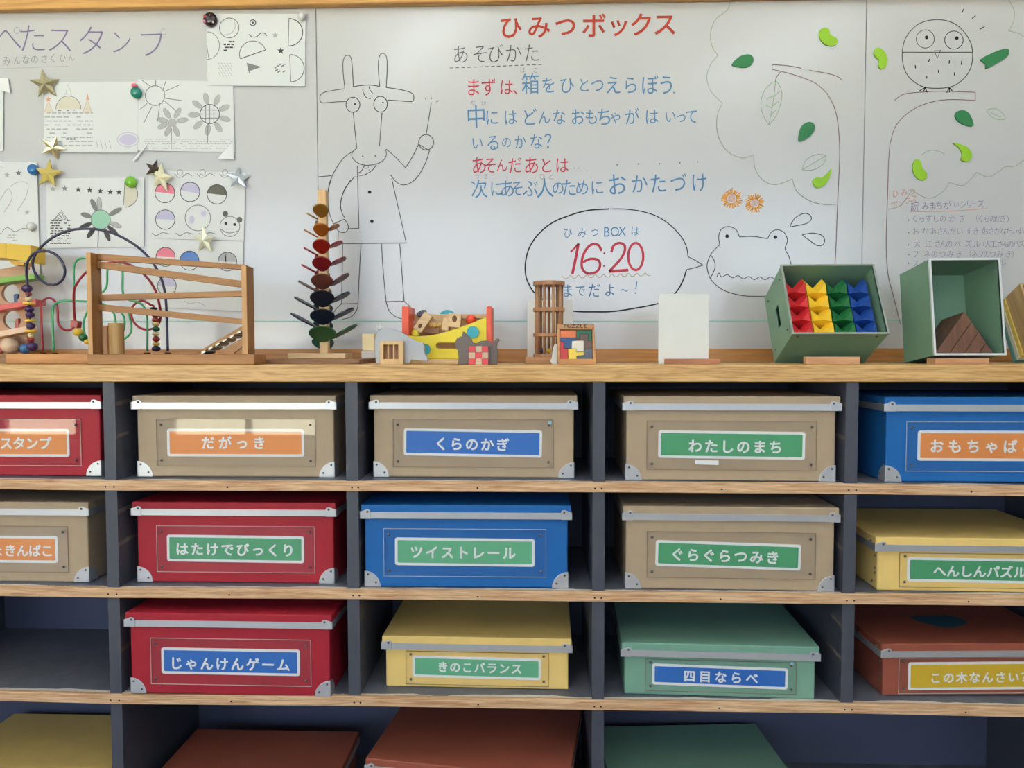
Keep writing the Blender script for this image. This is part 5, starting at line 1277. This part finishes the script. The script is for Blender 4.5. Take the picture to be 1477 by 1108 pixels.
for ci, (cn, cc) in enumerate(pcol):
    proto = None
    for ri in range(4):
        pos = Mbx @ Vector((.006+pw*(ci+.5), .016, .0055+phh*ri))
        if proto is None:
            proto = folded().build('folded_piece', paint('folded_' + cn, cc, .5)); o = proto
        else:
            o = proto.copy(); COL.objects.link(o)
        o.location = pos; o.rotation_euler = (tl, 0, 0)
        tag(o, '%s folded piece, %s of its column in the green box' % (cn, rown[ri]), 'toy piece', 'folded pieces in the tipped green box')
one(MB().box(P(1162.8,520,.035).x, P(1240.8,520,.035).x, .035, .05, ZC, P(1200,514.7,.035).z), 'wooden_strip', wood('strip_pink', rgb(206,160,122,K), rgb(178,130,94,K), 'X', .5), 'pale wooden strip before the box of folded pieces', 'block', bevel=.0006)

# --- upright green box with brown prism
tl2 = math.radians(-8.5); w2_, h2_, d2_ = .1262, .178, .115
loc2 = Vector((P(1348.3, 510, .04).x, .04, ZC - math.sin(tl2)*d2_ + .0003))
open_box(loc2, tl2, 0, w2_, h2_, d2_, 'open_box', 'upright green open box with white metal edges holding a brown wooden prism', M_gb, M_gin, mat('white_trim', rgb(226,230,230), .35, .2))
Mb2 = Matrix.Translation(loc2) @ Matrix.Rotation(tl2, 4, 'X')
t = empty('wooden_prism', 'dark brown triangular block of four boards inside the upright green box', 'block', Mb2 @ Vector((.06, .03, .004)), None, world=False); t.rotation_euler = (tl2, 0, 0)
W_br = wood('dark_prism_wood', rgb(112,76,58,K), rgb(84,54,40,K), 'Z', .5)
x0, x1, ax_, hp = -.053, .052, .004, .078
def lerp(a_, b_, u): return a_+(b_-a_)*u
for k in range(4):
    u0, u1 = k/4+.004, (k+1)/4-.004
    poly = [(lerp(x0, x1, u0), 0), (lerp(x0, x1, u1), 0), (lerp(ax_-.0, x1, u1)*1.0 if False else lerp(x0, x1, u1)+(ax_-x0)*(1-u1), hp*(1-u1)), (lerp(x0, x1, u0)+(ax_-x0)*(1-u0), hp*(1-u0))]
    MB().prism(poly, -.018, .06).build('board', W_br, t, bevel=.0006)
one(MB().box(P(1350,450,.12).x, P(1383,450,.12).x, .118, .121, ZC+.05, P(1370,447,.12).z, 0), 'white_card', paint('card_white', (232,232,226), .7), 'white paper slip inside the upright green box', 'card') if False else None
sl = MB().add([Mb2 @ Vector(v) for v in ((.006,.1085,.01),(.036,.1085,.01),(.046,.1085,.108),(.006,.1085,.100),(.006,.1105,.01),(.036,.1105,.01),(.046,.1105,.108),(.006,.1105,.100))], [(0,1,2,3),(7,6,5,4),(0,4,5,1),(1,5,6,2),(2,6,7,3),(3,7,4,0)])
one(sl, 'white_card', paint('card_white', (232,232,226), .7), 'white paper slip against the back of the upright green box', 'card')
one(MB().box(P(1348.8,520,.045).x, P(1426.8,520,.045).x, .045, .075, ZC, P(1390,516.5,.045).z), 'wooden_strip', wood('strip_pink', rgb(206,160,122,K), rgb(178,130,94,K), 'X', .5), 'pale wooden strip under the upright green box', 'block', bevel=.0006)

# --- tipped wooden box at the right edge
tl3 = math.radians(-29); d3_ = .05
M_kr = wood('kraft_wood', rgb(188,156,110,K), rgb(160,126,84,K), 'Z', .5)
tp = P(1471, 409, .13); zlow = ZC + .0005 + (d3_+.030)*math.sin(-tl3)
h3 = (tp.z-zlow)/math.cos(tl3)
t = empty('tipped_box', 'tipped wooden box with layered boards cut off by the right picture edge', 'box', Vector((tp.x, .13+h3*math.sin(tl3), zlow)), None, world=False); t.rotation_euler = (tl3, 0, 0)
MB().box(0, .004, 0, d3_, 0, h3).box(.15, .154, 0, d3_, 0, h3).box(.004, .15, 0, d3_, 0, .004).box(.004, .15, 0, d3_, h3-.004, h3).box(.004, .15, d3_-.004, d3_, .004, h3-.004).build('carton', M_kr, t)
for k, c in enumerate(((226,196,96), (222,214,190), (96,150,150))):
    MB().box(-.002-.001*k, .152, d3_+.0005+k*.010, d3_+.0095+k*.010, .001, h3-.002-k*.004).build('board', paint('layer_%d' % k, c, .6), t)
